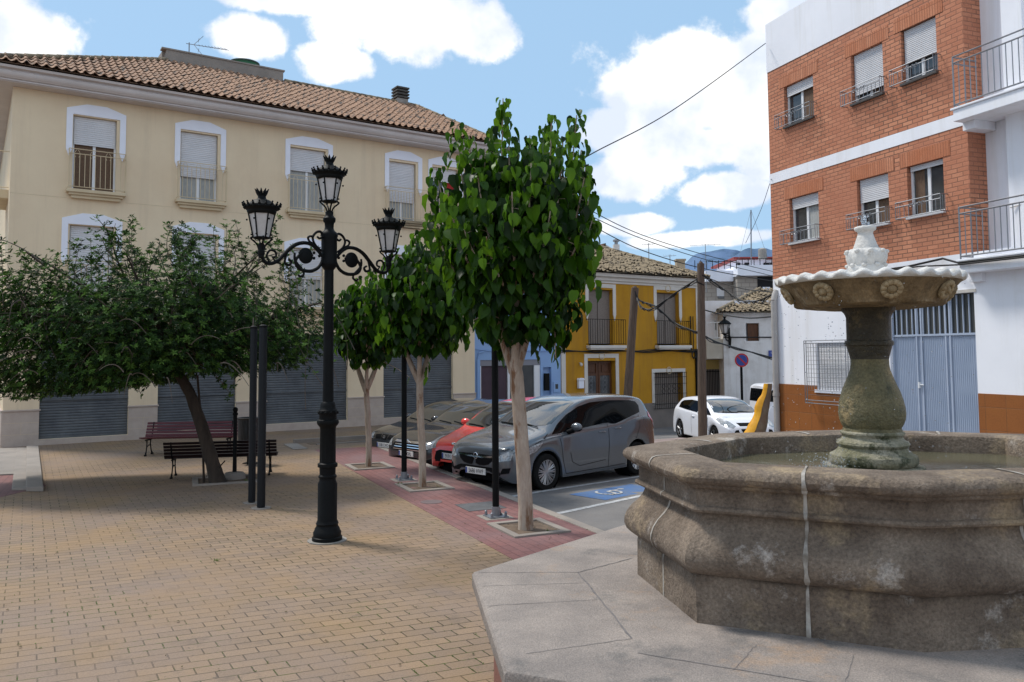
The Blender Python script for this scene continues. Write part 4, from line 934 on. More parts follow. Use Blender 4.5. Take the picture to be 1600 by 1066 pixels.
    for (r,z,a) in ((.17,2.590,0),(.24,2.584,.0),(.33,2.574,.05),(.37,2.582,.07),(.41,2.590,.09),(.44,2.584,.10),(.475,2.588,.09),(.497,2.598,.07),(.508,2.616,.03),(.535,2.65,.01),(.572,2.695,0),(.605,2.727,0),(.62,2.738,0)):
        r*=.885; rings.append([(r*lob(t,a)*math.cos(t),r*lob(t,a)*math.sin(t),z) for t in [2*PI*k/N for k in range(N)]])
    m=MB(); loft(m,rings); bowl=m.build('upper_bowl',bowlm,ft,smooth=40,fix=True)
    QB=.885
    rings=[]
    for (r,z,w,q) in ((.615,2.736,0,0),(.630,2.742,.2,0),(.645,2.750,.6,.004),(.648,2.762,1,.006),(.640,2.776,1,.006),(.61,2.785,1,.004),(.57,2.782,.8,0),(.52,2.768,.3,0),(.40,2.745,0,0),(.10,2.735,0,0)):
        r*=QB; rings.append([((r+q*math.cos(28*t))*math.cos(t),(r+q*math.cos(28*t))*math.sin(t),z+w*.011*math.cos(28*t)) for t in [2*PI*k/(N*2) for k in range(N*2)]])
    m=MB(); loft(m,rings); m.build('scalloped_rim',marble,bowl,smooth=50,fix=True)
    for i in range(8):
        t=-1.72+i*PI/4; m=MB(); n=11
        for k in range(n):
            q=2*PI*k/n; m.sphere((.043*math.cos(q),.043*math.sin(q),.004),.017,6,sq=(1,1,.6))
        m.lathe([(.058,-.012),(.060,.0),(.05,.004),(.030,-.002),(.022,.008),(.012,.012),(.001,.012)],20,(0,0,0)); m.lathe([(.015,0),(.016,.012),(.008,.02),(.0005,.02)],10)
        rot=Matrix.Rotation(t,4,'Z')@Matrix.Rotation(R(122),4,'Y')@Matrix.Scale(1.08,4); m.xf(Matrix.Translation((.505*math.cos(t),.505*math.sin(t),2.668))@rot); m.build('rosette',roset,bowl,smooth=50)
    # white finial vase
    m=MB(); m.lathe([(.12,2.735),(.125,2.755),(.10,2.77),(.098,2.80),(.112,2.83),(.117,2.87),(.113,2.915),(.108,2.95),(.104,2.97),(.09,3.01),(.072,3.06),(.058,3.105),(.052,3.125),(.056,3.14),(.072,3.15),(.077,3.162),(.074,3.175),(.060,3.180),(.045,3.17),(.02,3.165)],32)
    for (z0,r0_,n,ph) in ((2.76,.112,9,0),(2.865,.120,9,.5)):
        m.lathe([(r0_*.82,z0),(r0_*.98,z0+.025),(r0_*1.08,z0+.065),(r0_*1.10,z0+.10),(r0_*1.02,z0+.125),(r0_*.86,z0+.14)],90,cap=False,rmod=lambda t,z:1+.10*abs(math.cos(n/2*t+ph*PI))**.7+.015*math.cos(n*4*t))
        for k in range(n):
            t=2*PI*(k+ (0 if ph==0 else .5))*1.0/n; m.sphere(((r0_*1.16)*math.cos(t),(r0_*1.16)*math.sin(t),z0+.118),.020,7,sq=(1,1,.8))
    m.v=[(a*.88,b*.88,2.735+(c_-2.735)*.86) for a,b,c_ in m.v]; m.build('finial',marble,ft,smooth=60)
fountain()
def spray():
    r=random.Random(5); m=MB()
    def dr(x,y,z,s): m.sphere((x,y,z),s,4,sq=(1,1,1.0))
    for k in range(46): # bubbling jet
        a=r.uniform(0,6.28); q=r.uniform(0,.024); dr(FC.x+q*math.cos(a),FC.y+q*math.sin(a),3.115+r.random()**1.5*.075,r.uniform(.004,.010))
    for k in range(260): # water falling from the left edge of the bowl
        c=r.choice(((-.60,-.16,.10),(-.45,-.36,.05),(-.45,-.34,.045),(-.38,-.38,.06),(.30,-.5,.25),(-.05,-.60,.3)) if k%5 else ((-.62,.05,.15),)); 
        z=2.74-(r.random()**1.2)*1.15; s=r.uniform(.0018,.0042); dr(FC.x+c[0]*.80+r.gauss(0,c[2]*.4),FC.y+c[1]*.82+r.gauss(0,c[2]*.5),max(1.56,z),s)
    for k in range(520): # splashing where it meets the basin
        a=r.uniform(0,6.28); q=abs(r.gauss(0,.09)); dr(FC.x-.40+q*math.cos(a)*1.2,FC.y-.26+q*math.sin(a),1.558+abs(r.gauss(0,.05)),r.uniform(.0015,.004))
    o=m.build('water_spray',drop); tag(o,'fine drops of water falling from the bowl and splashing in the basin','water spray',kind='stuff')
spray()
def litter():
    r=random.Random(9); m=MB()
    for k in range(130):
        x,y=(r.uniform(-5.5,1.2),r.uniform(5.5,15)) if k%3 else (r.gauss(-.1,.6),r.gauss(10.9,.8))
        if y<7.7+(-.0) and x>-.3: continue
        a=r.uniform(0,6.28); L=r.uniform(.012,.035); d=Vector((math.cos(a),math.sin(a),0)); n=Vector((-d.y,d.x,0))*L*.4; p=Vector((x,y,.008))
        m.add([p,p+d*L*.5-n+Vector((0,0,.006)),p+d*L+Vector((0,0,.003)),p+d*L*.5+n+Vector((0,0,.008))],[(0,1,2,3)])
    tag(m.build('leaf_litter',M('dry_leaf',(.09,.055,.025),(.05,.06,.02),30,.9)),'tiny dry leaves scattered on the paving','leaf litter',kind='stuff')
litter()
def plaque():
    t=root('rim_notice','small white notice plate with red writing lying on the basin rim','sign',(3.02,4.30,1.687),R(8))
    m=MB(); m.box(-.24,-.09,0,.34,.09,.012); m.build('plate',M('notice_white',(.6,.58,.58),rough=.4),t,bevel=.002)
    rm=M('notice_red',(.35,.04,.04),rough=.5); text('PROHIBIDO',.055,rm,t,(.04,.04,.0135),(0,0,0)); text('BAÑARSE',.055,rm,t,(.04,-.04,.0135),(0,0,0))
plaque()

# ------------------------------------------------------------------ triple street lamp
def lantern(par,c,sc=1.0):
    L=root; m=MB(); x,y,z=c       # z = bottom of glass
    N=6
    fr=MB(); gl=MB()
    def ring(r,zz,ph=0): return [(x+sc*r*math.cos(2*PI*k/N+ph),y+sc*r*math.sin(2*PI*k/N+ph),z+sc*zz) for k in range(N)]
    ph=R(17)
    b=ring(.092,0,ph); t=ring(.150,.29,ph)
    for k in range(N):
        fr.tube([b[k],t[k]],.010*sc,5); fr.tube([b[k],b[(k+1)%N]],.010*sc,5); fr.tube([t[k],t[(k+1)%N]],.012*sc,5)
        q=Vector(t[k]); o=(q-Vector((x,y,q.z))).normalized()
        fr.sphere(tuple(q+o*.018-Vector((0,0,.08))),.012*sc,5); fr.sphere(tuple(q*.12+Vector(b[k])*.88+o*.016),.011*sc,5)
    # roof: drum, pierced gallery, dome, crown
    fr.lathe([(.155,.285),(.168,.30),(.172,.33),(.168,.345),(.150,.35)],24,(x,y,z)) if sc==1 else None
    fr.lathe([(.15,.30),(.19,.34),(.205,.36),(.20,.38),(.17,.385),(.155,.395),(.135,.42),(.10,.445),(.06,.46),(.048,.475),(.046,.50),(.052,.515),(.030,.53),(.004,.53)],24,(x,y,z))
    n=18
    for k in range(n):
        a=2*PI*k/n; 
        for rr,zz,s in ((.212,.385,.017),(.222,.408,.012),(.203,.355,.013)): fr.sphere((x+rr*math.cos(a),y+rr*math.sin(a),z+zz),s,4)
    for k in range(9):
        a=2*PI*k/9; ca,sa=math.cos(a),math.sin(a); fr.tube([(x+.035*ca,y+.035*sa,z+.505),(x+.055*ca,y+.055*sa,z+.545),(x+.082*ca,y+.082*sa,z+.585)],[.016,.018,.004],5)
    # cradle below the glass
    for k in range(4):
        a=2*PI*k/4+.5; ca,sa=math.cos(a),math.sin(a); fr.tube([(x+.105*ca,y+.105*sa,z+.01),(x+.115*ca,y+.115*sa,z-.025),(x+.075*ca,y+.075*sa,z-.055),(x+.045*ca,y+.045*sa,z-.09),(x+.03*ca,y+.03*sa,z-.14),(x+.03*ca,y+.03*sa,z-.17)],.011,5)
        fr.sphere((x+.118*ca,y+.118*sa,z-.01),.016,5)
    fr.lathe([(.092,-.012),(.10,0),(.092,.008)],12,(x,y,z)); fr.lathe([(.03,-.22),(.045,-.19),(.04,-.16),(.028,-.145)],10,(x,y,z))
    o=fr.build('lantern',iron,par,smooth=45)
    b=ring(.088,.004,ph); t=ring(.146,.288,ph); gl.add(b+t,[(k,(k+1)%N,N+(k+1)%N,N+k) for k in range(N)]+[tuple(reversed(range(N))),tuple(range(N,2*N))]); gl.build('lamp_glass',lampglass,o)
def triple_lamp():
    bx,by=-2.32,10.19; t=root('street_lamp','tall black cast iron lamp post with three crowned lanterns in the middle of the plaza','street lamp',(bx,by,0),R(0))
    m=MB()
    pr=[(.185,0),(.185,.05),(.17,.06),(.172,.11),(.158,.13),(.150,.16),(.135,.18),(.132,.20),(.140,.215),(.132,.23),(.120,.26),(.118,.70),(.102,.74),(.102,.77),(.112,.78),(.112,.80),(.098,.815),(.100,.90),(.122,.91),(.122,.95),(.098,.965),(.098,1.00),(.094,1.38),(.105,1.41),(.125,1.43),(.138,1.46),(.130,1.49),(.11,1.50),(.108,1.55),(.118,1.57),(.118,1.61),(.10,1.63),(.095,1.66),(.088,1.70),(.070,1.72),(.066,1.9),(.058,3.42)]
    m.lathe(pr,24,rmod=lambda a,z:(1+.035*math.cos(12*a)) if (.26<z<.71 or .95<z<1.4) else 1)
    for k in range(12):
        a=2*PI*k/12; m.sphere((.118*math.cos(a),.118*math.sin(a),1.585),.018,4)
    m.build('post',iron,t,smooth=40)
    m=MB(); m.lathe([(.06,3.38),(.105,3.44),(.108,3.47),(.100,3.5),(.100,3.78),(.112,3.82),(.095,3.86),(.07,3.88),(.06,3.90),(.056,3.92),(.06,3.98),(.078,4.00),(.080,4.04),(.062,4.06),(.05,4.08),(.052,4.12),(.03,4.14)],16); m.build('capital',iron,t,smooth=40)
    ang=math.atan2(.70,.68)
    for s in (-1,1):
        ux=Vector((math.cos(ang)*s,math.sin(ang)*s,0)); zs=3.38
        def P(px,py): # pixel-like drawing units converted to metres along the arm and up
            return ux*((px)*.0091/3.807)+Vector((0,0,3.56+(700-py)*.0080/3.807))
        m=MB(); 
        def T(pts,r,n=7):
            q=[];k=len(pts)
            # smooth the drawn scroll
            for i in range(k-1):
                p0=Vector((*pts[max(i-1,0)],0));p1=Vector((*pts[i],0));p2=Vector((*pts[i+1],0));p3=Vector((*pts[min(i+2,k-1)],0))
                for j in range(5):
                    u=j/5; q.append(.5*((2*p1)+(-p0+p2)*u+(2*p0-5*p1+4*p2-p3)*u*u+(-p0+3*p1-3*p2+p3)*u**3))
            q.append(Vector((*pts[-1],0))); L=len(q)
            m.tube([P(v.x,v.y) for v in q],[r*1.25*(1-.25*abs(2*i/L-1)) for i in range(L)],n)
        T([(388,738),(375,768),(340,775),(300,755),(262,712),(215,662),(165,638),(115,640),(75,668),(45,705)],.021)
        T([(160,690),(200,745),(180,790),(120,802),(70,780),(42,735),(40,690)],.019); T([(160,795),(152,822),(172,838),(184,826)],.013); T([(205,700),(203,745),(165,790)],.014)
        T([(45,675),(85,640),(100,600),(80,566),(52,560),(42,585),(60,600),(74,590)],.014); T([(85,640),(118,625),(128,602),(108,592),(98,606)],.012)
        T([(345,770),(362,735),(345,700),(315,705),(312,732),(332,738)],.012); T([(330,740),(310,765),(285,770)],.010); T([(250,705),(262,760),(238,775),(225,755),(242,742)],.014)
        for (a,b) in ((92,690),(92,722),(60,706),(105,706)): m.sphere(tuple(P(a,b)),.02,5)
        arm=m.build('arm',iron,t,smooth=60)
        m=MB(); c=P(142,712); nrm=ux.cross(Vector((0,0,1)))
        q=ux.to_track_quat('X','Z').to_matrix().to_4x4(); mm=MB(); mm.lathe([(.005,-.012),(.092,-.012),(.100,-.006),(.100,.006),(.092,.012),(.005,.012)],28,axis='y'); 
        X=Matrix((( ux.x,nrm.x,0,c.x),(ux.y,nrm.y,0,c.y),(0,0,1,c.z),(0,0,0,1))); mm.xf(X); mm.build('medallion',iron,arm,smooth=40)
        e=P(392,735); m=MB(); m.lathe([(.02,-.03),(.035,-.02),(.03,.02),(.045,.05),(.035,.07),(.045,.11),(.038,.13),(.028,.15)],12,tuple(e)); m.build('socket',iron,arm,smooth=40)
        lantern(t,(e.x,e.y,3.70))
    lantern(t,(0,0,4.26))
    m=MB(); m.lathe([(.24,0.0),(.24,.012)],24); m.build('base_plate',concrete,t)
triple_lamp()

# ------------------------------------------------------------------ plain posts, poles, cables
def basepost(x,y,h,r,label,box=False,wide=True):
    t=root('slim_post',label,'post',(x,y,0),R(25),group=None)
    m=MB(); m.lathe([(r,.02),(r,h)],16); m.build('post',iron if wide else postm,t,smooth=40)
    if wide:
        m=MB(); m.box(-.14,-.14,.004,.14,.14,.022); 
        for k in range(4):
            a=k*PI/2+PI/4; m.lathe([(.022,.02),(.022,.075),(.008,.09)],6,(.15*math.cos(a),.15*math.sin(a),0)); m.prism([(.0,.02),(.11,.02),(0,.16)],-.006,.006)
        m.lathe([(r+.012,.02),(r+.012,.15)],12); m.build('base_plate',steel,t)
        m=MB(); m.box(-.22,-.2,.0,.2,.2,.008); m.build('footing',concretew,t)
    else:
        m=MB(); m.lathe([(r*2.4,.0),(r*2.4,.008)],16); m.build('footing',concretew,t)
    if box: m=MB(); m.box(-.13,-.13,h-.32,.13,.13,h); m.build('lamp_box',iron,t,bevel=.02)
    else: m=MB(); m.lathe([(r+.004,h-.02),(r+.004,h+.01),(r*.4,h+.03)],12); m.build('post_cap',iron,t)
basepost(-.25,11.57,2.85,.048,'black bolted post beside the nearest pale trunk')
basepost(-2.01,15.02,2.75,.05,'black bolted post with a square lamp box between the two farther trees',box=True)
basepost(-4.10,12.80,2.75,.056,'left one of the pair of dark steel posts before the bench',wide=False)
basepost(-3.82,12.37,2.75,.062,'right thicker one of the pair of dark steel posts before the bench',wide=False)
def wood_pole(b,tp,r0,r1,label):
    t=root('utility_pole',label,'pole',b); b=Vector(b);tp=Vector(tp)-b; m=MB(); k=14
    m.tube([tp*i/k+Vector((.012*noise.noise(Vector((i,b.x,0))),.012*noise.noise(Vector((i,3,b.x))),0)) for i in range(k+1)],[r0+(r1-r0)*i/k for i in range(k+1)],14); m.build('shaft',polewood,t,smooth=50)
    m=MB(); m.tube([tp*.985,tp*1.0+Vector((0,0,.06))],[r1*1.02,r1*.4],12); m.build('pole_top',polewood,t); return t
pb=PX(1098,690,23.6); pt=PX(1095,412,23.6); p1=wood_pole((pb[0],23.6,roadh(23.6)+.1),(pt[0],23.6,pt[1]),.135,.105,'upright weathered wooden pole in front of the white hatchback')
qb=PX(976,690,26); qt=PX(992,450,26); p2=wood_pole((qb[0],26,roadh(26)),(qt[0],26,qt[1]),.15,.12,'leaning wooden pole before the mustard yellow house')
m=MB(); m.tube([(.09,-.05,5.0),(.09,-.05,4.0)],.035,6); m.tube([(-.1,-.1,4.75),(.12,-.1,4.65)],.02,5); m.build('cable_clamp',cablem,p1)
def cable(label,pts,r,twist=False,name='overhead_cable'):
    # pts: world points; sagging spline through them
    P=[Vector(p) for p in pts]; k=len(P); q=[]
    for i in range(k-1):
        p0=P[max(i-1,0)];a=P[i];b=P[i+1];p3=P[min(i+2,k-1)]
        for j in range(14):
            u=j/14; q.append(.5*((2*a)+(-p0+b)*u+(2*p0-5*a+4*b-p3)*u*u+(-p0+3*a-3*b+p3)*u**3))
    q.append(P[-1]); m=MB(); m.tube(q,r,6)
    if twist:
        m.tube([v+Vector((.02*math.sin(i*.9),0,.03*math.cos(i*.9)-.02)) for i,v in enumerate(q)],r*.8,5)
        m.tube([v+Vector((0,.02*math.sin(i*.5+2),.05*math.cos(i*.33+1)-.03)) for i,v in enumerate(q)],r*.6,5)
    o=m.build(name,cablem,smooth=60); tag(o,label,'cable','overhead cables'); return o
def W3(px,py,Y): x,z=PX(px,py,Y); return (x,Y,z)
cable('thick cable bundle sagging from the upright pole down to the leaning pole',[W3(1098,430,23.5),W3(1060,455,24),W3(1020,482,24.8),W3(1003,480,25.2),W3(995,466,25.8)],.022,True)
cable('thick cable bundle hanging from the upright pole to the brick building corner',[W3(1100,430,23.5),W3(1135,455,23),W3(1160,470,22.2),W3(1185,470,21.3),W3(1216,455,20.6)],.02,True)
cable('cable bundle dropping from the leaning pole across the yellow house to the upright pole',[W3(992,455,25.9),W3(1000,470,25.8),W3(1024,479,25.4),W3(1055,505,25),W3(1095,522,24),W3(1130,538,26),W3(1214,561,30)],.024,True)
cable('cable running from the yellow house corner across the white house',[W3(1092,482,30),W3(1130,492,30),W3(1170,497,26),W3(1214,494,20.7)],.022)
cable('lower cable from the upright pole along the tiled white house roof',[W3(1100,432,23.5),W3(1130,443,23),W3(1170,453,22),W3(1216,457,20.7)],.014)
cable('topmost of the three wires crossing the sky above the yellow roof',[W3(860,290,30),W3(925,330,32),W3(1000,366,34),W3(1100,398,38),W3(1210,425,44)],.018)
cable('middle one of the three wires crossing the sky above the yellow roof',[W3(860,302,30),W3(920,336,32),W3(1000,372,34),W3(1100,405,38),W3(1210,432,44)],.018)
cable('lowest of the three wires crossing the sky above the yellow roof',[W3(860,320,30),W3(920,350,31),W3(1000,390,32),W3(1100,420,34),W3(1210,440,38)],.018)
cable('long single wire rising from the tree crown to the top of the brick building',[W3(850,290,14),W3(920,243,15),W3(1050,173,17),W3(1196,68,20.4)],.011)
cable('thin wire dropping from the corner of the brick building',[W3(1205,280,20.4),W3(1188,330,26),W3(1165,380,30)],.008)
# no-parking sign
x,z=PX(1158,563,31); t=root('no_parking_sign','round blue no parking sign with a red ring and slash on a black post','sign',(x,31,roadh(31)),0)
hz=z-roadh(31); m=MB(); m.tube([(0,0,0),(0,0,hz+.2)],.05,8); m.build('post',iron,t)
m=MB(); m.lathe([(.005,-.05),(.262,-.05),(.262,-.03),(.005,-.03)],32,(0,-.03,hz),axis='y'); m.build('red_disc',M('sign_red',(.42,.02,.02),rough=.4),t)
m=MB(); m.lathe([(.005,-.056),(.205,-.056),(.205,-.05),(.005,-.05)],32,(0,-.03,hz),axis='y'); m.build('blue_disc',M('sign_blue',(.02,.06,.28),rough=.4),t)
m=MB(); m.obox((0,-.090,hz),(.055,.006,.42),Matrix.Rotation(R(-45),3,'Y')); m.build('red_slash',bpy.data.materials['sign_red'],t)
x,z=PX(1213,553,38.4); t=root('street_name_plate','small blue street name plate on the white house wall','sign',(x,38.45,z)); m=MB(); m.box(-.35,-.02,-.16,.35,.02,.16); m.build('plate',M('plate_blue',(.04,.07,.30),rough=.4),t); text('CALLE',.11,whitepaint,t,(-.1,-.025,.05),(PI/2,0,0))
# wall lamp
x,z=PX(1147,533,37.6); t=root('wall_lamp','black iron wall lantern on a scrolled bracket fixed to the white house','wall lamp',(x,38.45,z))
m=MB(); m.tube([(0,0,.1),(-.15,-.5,.0),(-.35,-.8,.05),(-.42,-.85,.25)],.03,6); m.tube([(0,-.02,.5),(-.12,-.35,.35),(-.05,-.5,.15),(0,-.2,-.2),(0,-.02,-.3)],.03,6); m.box(-.04,-.04,-.3,.04,0,.65); m.tube([(-.2+.1*math.cos(q),-.5,.15+.12*math.sin(q)) for q in [k*.7 for k in range(10)]],.02,5); m.build('bracket',iron,t)
m=MB(); m.lathe([(.06,.25),(.10,.32),(.19,.34),(.22,.36)],8,(-.42,-.85,0)); m.lathe([(.30,.78),(.30,.82),(.16,.95),(.06,1.0),(.05,1.08),(.1,1.15),(.02,1.15)],12,(-.42,-.85,0)); 
for k in range(6): a=k*PI/3; m.tube([(-.42+.13*math.cos(a),-.85+.13*math.sin(a),.34),(-.42+.24*math.cos(a),-.85+.24*math.sin(a),.8)],.015,4)
l=m.build('lantern',iron,t); m=MB(); m.lathe([(.12,.36),(.22,.79)],6,(-.42,-.85,0)); m.build('lamp_glass',lampglass,l)
# yellow painted buttress at the brick building corner
def buttress():
    c=Vector((6.66,20.5)); t=root('corner_guard','rough stone corner guard painted yellow on top at the foot of the brick building','corner guard',(5.95,20.6,-.35))
    m=MB(); n=26; k=10; vs=[]
    for i in range(n+1):
        q=i/n; z=1.95*q-.1; half=.42*(1-q)**2+.10; cx=.10+.46*q**.6-.42*(1-q)**2
        for j in range(k):
            a=2*PI*j/k; w=half*(1+.18*noise.noise(Vector((math.cos(a)*2,math.sin(a)*2,z*3)))); bul=.10*math.exp(-((q-.72)/.10)**2)
            vs.append((cx+math.cos(a)*(w+bul*(math.cos(a)<0)),math.sin(a)*w*.7,z+.05*noise.noise(Vector((j,i*.5,2)))))
    m.add(vs,[(i*k+j,i*k+(j+1)%k,(i+1)*k+(j+1)%k,(i+1)*k+j) for i in range(n) for j in range(k)]+[tuple((n)*k+j for j in range(k))])
    m.build('rubble_core',M('rubble_stone',(.20,.13,.09),(.12,.085,.06),6,.95,1.5,20,c3=(.3,.24,.17),s3=3),t,smooth=70)
    m2=MB(); vs2=[]; jj=[3,4,5,6,7]
    for i in range(3,n+1):
        for j in jj:
            v=Vector(vs[i*k+j]); q=i/n; cx=.10+.46*q**.6-.42*(1-q)**2; d=(v-Vector((cx,0,v.z))); vs2.append(tuple(v+d.normalized()*.022))
    w=len(jj); m2.add(vs2,[(i*w+j,i*w+j+1,(i+1)*w+j+1,(i+1)*w+j) for i in range(n-3) for j in range(w-1)]); m2.build('yellow_paint_coat',M('thick_yellow_paint',(.72,.36,.012),(.62,.28,.01),4,.5,1.2,14),t,smooth=70)
buttress()

# ------------------------------------------------------------------ benches, bin, tree pits, covers
def bench_proto(label,loc,rz,wood,L=2.0):
    t=root('park_bench',label,'bench',loc,rz)      # seat faces local -y
    m=MB()
    for i in range(5): y=-.23+.095*i; z=.42+.018*abs(i-2)**1.3*(.7)-.02*(i==4); m.box(-L/2,y-.036,z,L/2,y+.036,z+.026)
    m.build('seat',wood,t,bevel=.006)
    m=MB()
    for i,(y,z) in enumerate(((.21,.49),(.245,.565),(.28,.64),(.315,.715),(.35,.79))): m.obox((0,y,z),(L,.024,.066 if i<4 else .06),Matrix.Rotation(R(-24),3,'X'))
    m.build('backrest',wood,t,bevel=.006)
    for x in ([-L/2+.16,L/2-.16]):
        m=MB(); m.tube([(x,-.25,.41),(x,-.10,.40),(x,.10,.40),(x,.19,.43),(x,.25,.56),(x,.36,.82)],.018,6); m.box(x-.02,-.26,.385,x+.02,.2,.405)
        m.build('side_frame',iron,t,smooth=50)
        m=MB(); m.tube([(x,-.17,.40),(x,-.155,.30),(x,-.20,.12),(x,-.26,.03)],[.02,.015,.015,.022],6); m.box(x-.025,-.30,0,x+.025,-.22,.035); m.build('leg',iron,t,smooth=50)
        m=MB(); m.tube([(x,.12,.40),(x,.10,.30),(x,.16,.12),(x,.24,.03)],[.02,.015,.015,.022],6); m.box(x-.025,.2,0,x+.025,.28,.035); m.tube([(x,-.15,.22),(x,0,.27),(x,.12,.22)],.012,5); m.build('leg',iron,t,smooth=50)
    return t
bench_proto('near dark slatted bench seen from behind beside the leaning tree',(-5.62,15.75,0),R(180+12),woodblk,2.38).scale=(.86,.86,.84)
bench_proto('far dark red slatted bench facing the plaza behind the leaning tree',(-7.62,19.15,0),R(6),woodred,2.30).scale=(.92,.92,.90)
x,y=-5.95,17.1
t=root('litter_bin','round black litter bin standing between the two benches','litter bin',(-5.62,17.3,0))
m=MB(); m.lathe([(.20,.28),(.205,.30),(.235,.95),(.245,.96),(.25,.985),(.235,.99),(.22,.96),(.19,.32)],24); m.build('bucket',M('ribbed_black_plastic',(.012,.012,.013),(.035,.037,.04),7,.4,vstretch=(6,6,.4)),t,smooth=40)
m=MB(); m.tube([(0,.22,0),(0,.22,.9)],.03,8); m.tube([(-.02,.22,.5),(0,.0,.45)],.02,6); m.box(-.15,.05,.0,.15,.3,.015); m.tube([(0,0,0),(0,0,.28)],.035,8); m.build('stand',iron,t)
t=root('slim_post','short black bollard post with a ball cap on a concrete footing beside the leaning tree','post',(-5.23,15.30,0))
m=MB(); m.lathe([(.04,.10),(.036,.35),(.036,1.18),(.05,1.19),(.05,1.22),(.032,1.24),(.045,1.27),(.048,1.30),(.03,1.33),(.005,1.34)],14); m.build('post',iron,t,smooth=40)
m=MB(); m.lathe([(.21,0),(.20,.08),(.16,.12),(.05,.13)],10); m.build('footing',concretew,t,smooth=60)
def pit(c,rz,a,b,name='tree_pit'):
    # frame of concrete edging round a square of soil
    ca,sa=math.cos(rz),math.sin(rz)
    def P(x,y): return (c[0]+x*ca-y*sa,c[1]+x*sa+y*ca)
    m=MB(); w=.10
    for (x0,y0,x1,y1) in ((-a,-b,a,-b+w),(-a,b-w,a,b),(-a,-b+w,-a+w,b-w),(a-w,-b+w,a,b-w)): m.slab([P(x0,y0),P(x1,y0),P(x1,y1),P(x0,y1)],-.2,.028)
    o=m.build('pit_edging',concretew,bevel=.006,fix=True); tag(o,kind='structure')
    m=MB(); vs=[];n=14
    for i in range(n+1):
        for j in range(n+1):
            x=-a+w+(2*a-2*w)*i/n; y=-b+w+(2*b-2*w)*j/n; q=P(x,y); vs.append((q[0],q[1],.007+.006*noise.noise(Vector((q[0]*6,q[1]*6,0)))))
    m.add(vs,[(i*(n+1)+j,(i+1)*(n+1)+j,(i+1)*(n+1)+j+1,i*(n+1)+j+1) for i in range(n) for j in range(n)]); tag(m.build('pit_soil',soil,fix=True),kind='structure')
KA=math.atan2(KD.y,KD.x)
pit((.19,10.80),KA,.46,.40); pit((-1.55,14.2),KA,.46,.40); pit((-2.96,16.8),KA,.46,.42); pit((-5.35,15.1),R(22),.55,.50)
m=MB(); 
def P_(x,y,c=(-.50,12.35)): ca,sa=math.cos(KA),math.sin(KA); return (c[0]+x*ca-y*sa,c[1]+x*sa+y*ca)
m.slab([P_(-.30,-.30),P_(.30,-.30),P_(.30,.30),P_(-.30,.30)],-.05,.010); tag(m.build('manhole_cover',M('manhole_iron',(.11,.11,.115),(.08,.08,.083),5,.8,.5,60),fix=True),'square concrete inspection cover in the red pavement beside the bolted post','manhole cover')
m=MB(); m.lathe([(.17,0),(.17,.009),(.001,.010)],20,(-1.28,12.75,0)); tag(m.build('valve_cover',M('valve_iron',(.17,.12,.12),(.13,.10,.10),8,.8,.5,60)),'small round valve cover on the border of yellow and red paving','valve cover')

# ------------------------------------------------------------------ trees
HEART=[(0,.0),(-.03,.16),(.06,.33),(.22,.43),(.45,.44),(.68,.33),(.87,.15),(1.0,0)]
def add_leaf(mb,p,yd,nm,size,r,mat,shape=HEART,droop=.25,fold=.22,wf=.92):
    yd=yd.normalized(); xd=yd.cross(nm).normalized(); nm=xd.cross(yd).normalized(); mid=[];L=[];Rr=[]
    wav=r.uniform(-.05,.05); fl,fr=fold*r.uniform(.2,1.8),fold*r.uniform(.2,1.8); tw_=r.uniform(-.25,.25)
    for i,(t,w) in enumerate(shape):
        c=-droop*t*t; base=p+yd*(t*size)+nm*(c*size)
        tm=max(t,0); mid.append(p+yd*(tm*size)+nm*((-droop*tm*tm-.03)*size))
        e=(wav if i%2 else -wav)*size; sh=xd*(tw_*t*t*size*.5)
        mid[-1]+=sh; L.append(base+sh-xd*w*wf*size*.9+nm*(w*fl*size+e)); Rr.append(base+sh+xd*w*wf*size*.9+nm*(w*fr*size-e))
    n=len(shape); vs=mid+L+Rr; fs=[]
    for i in range(n-1):
        fs.append((i,i+1,n+i+1,n+i)); fs.append((i+1,i,2*n+i,2*n+i+1))
    mb.add(vs,fs,mat)
def bez(a,b,c,n=9): return [((1-t)**2)*a+2*t*(1-t)*b+t*t*c for t in [i/n for i in range(n+1)]]
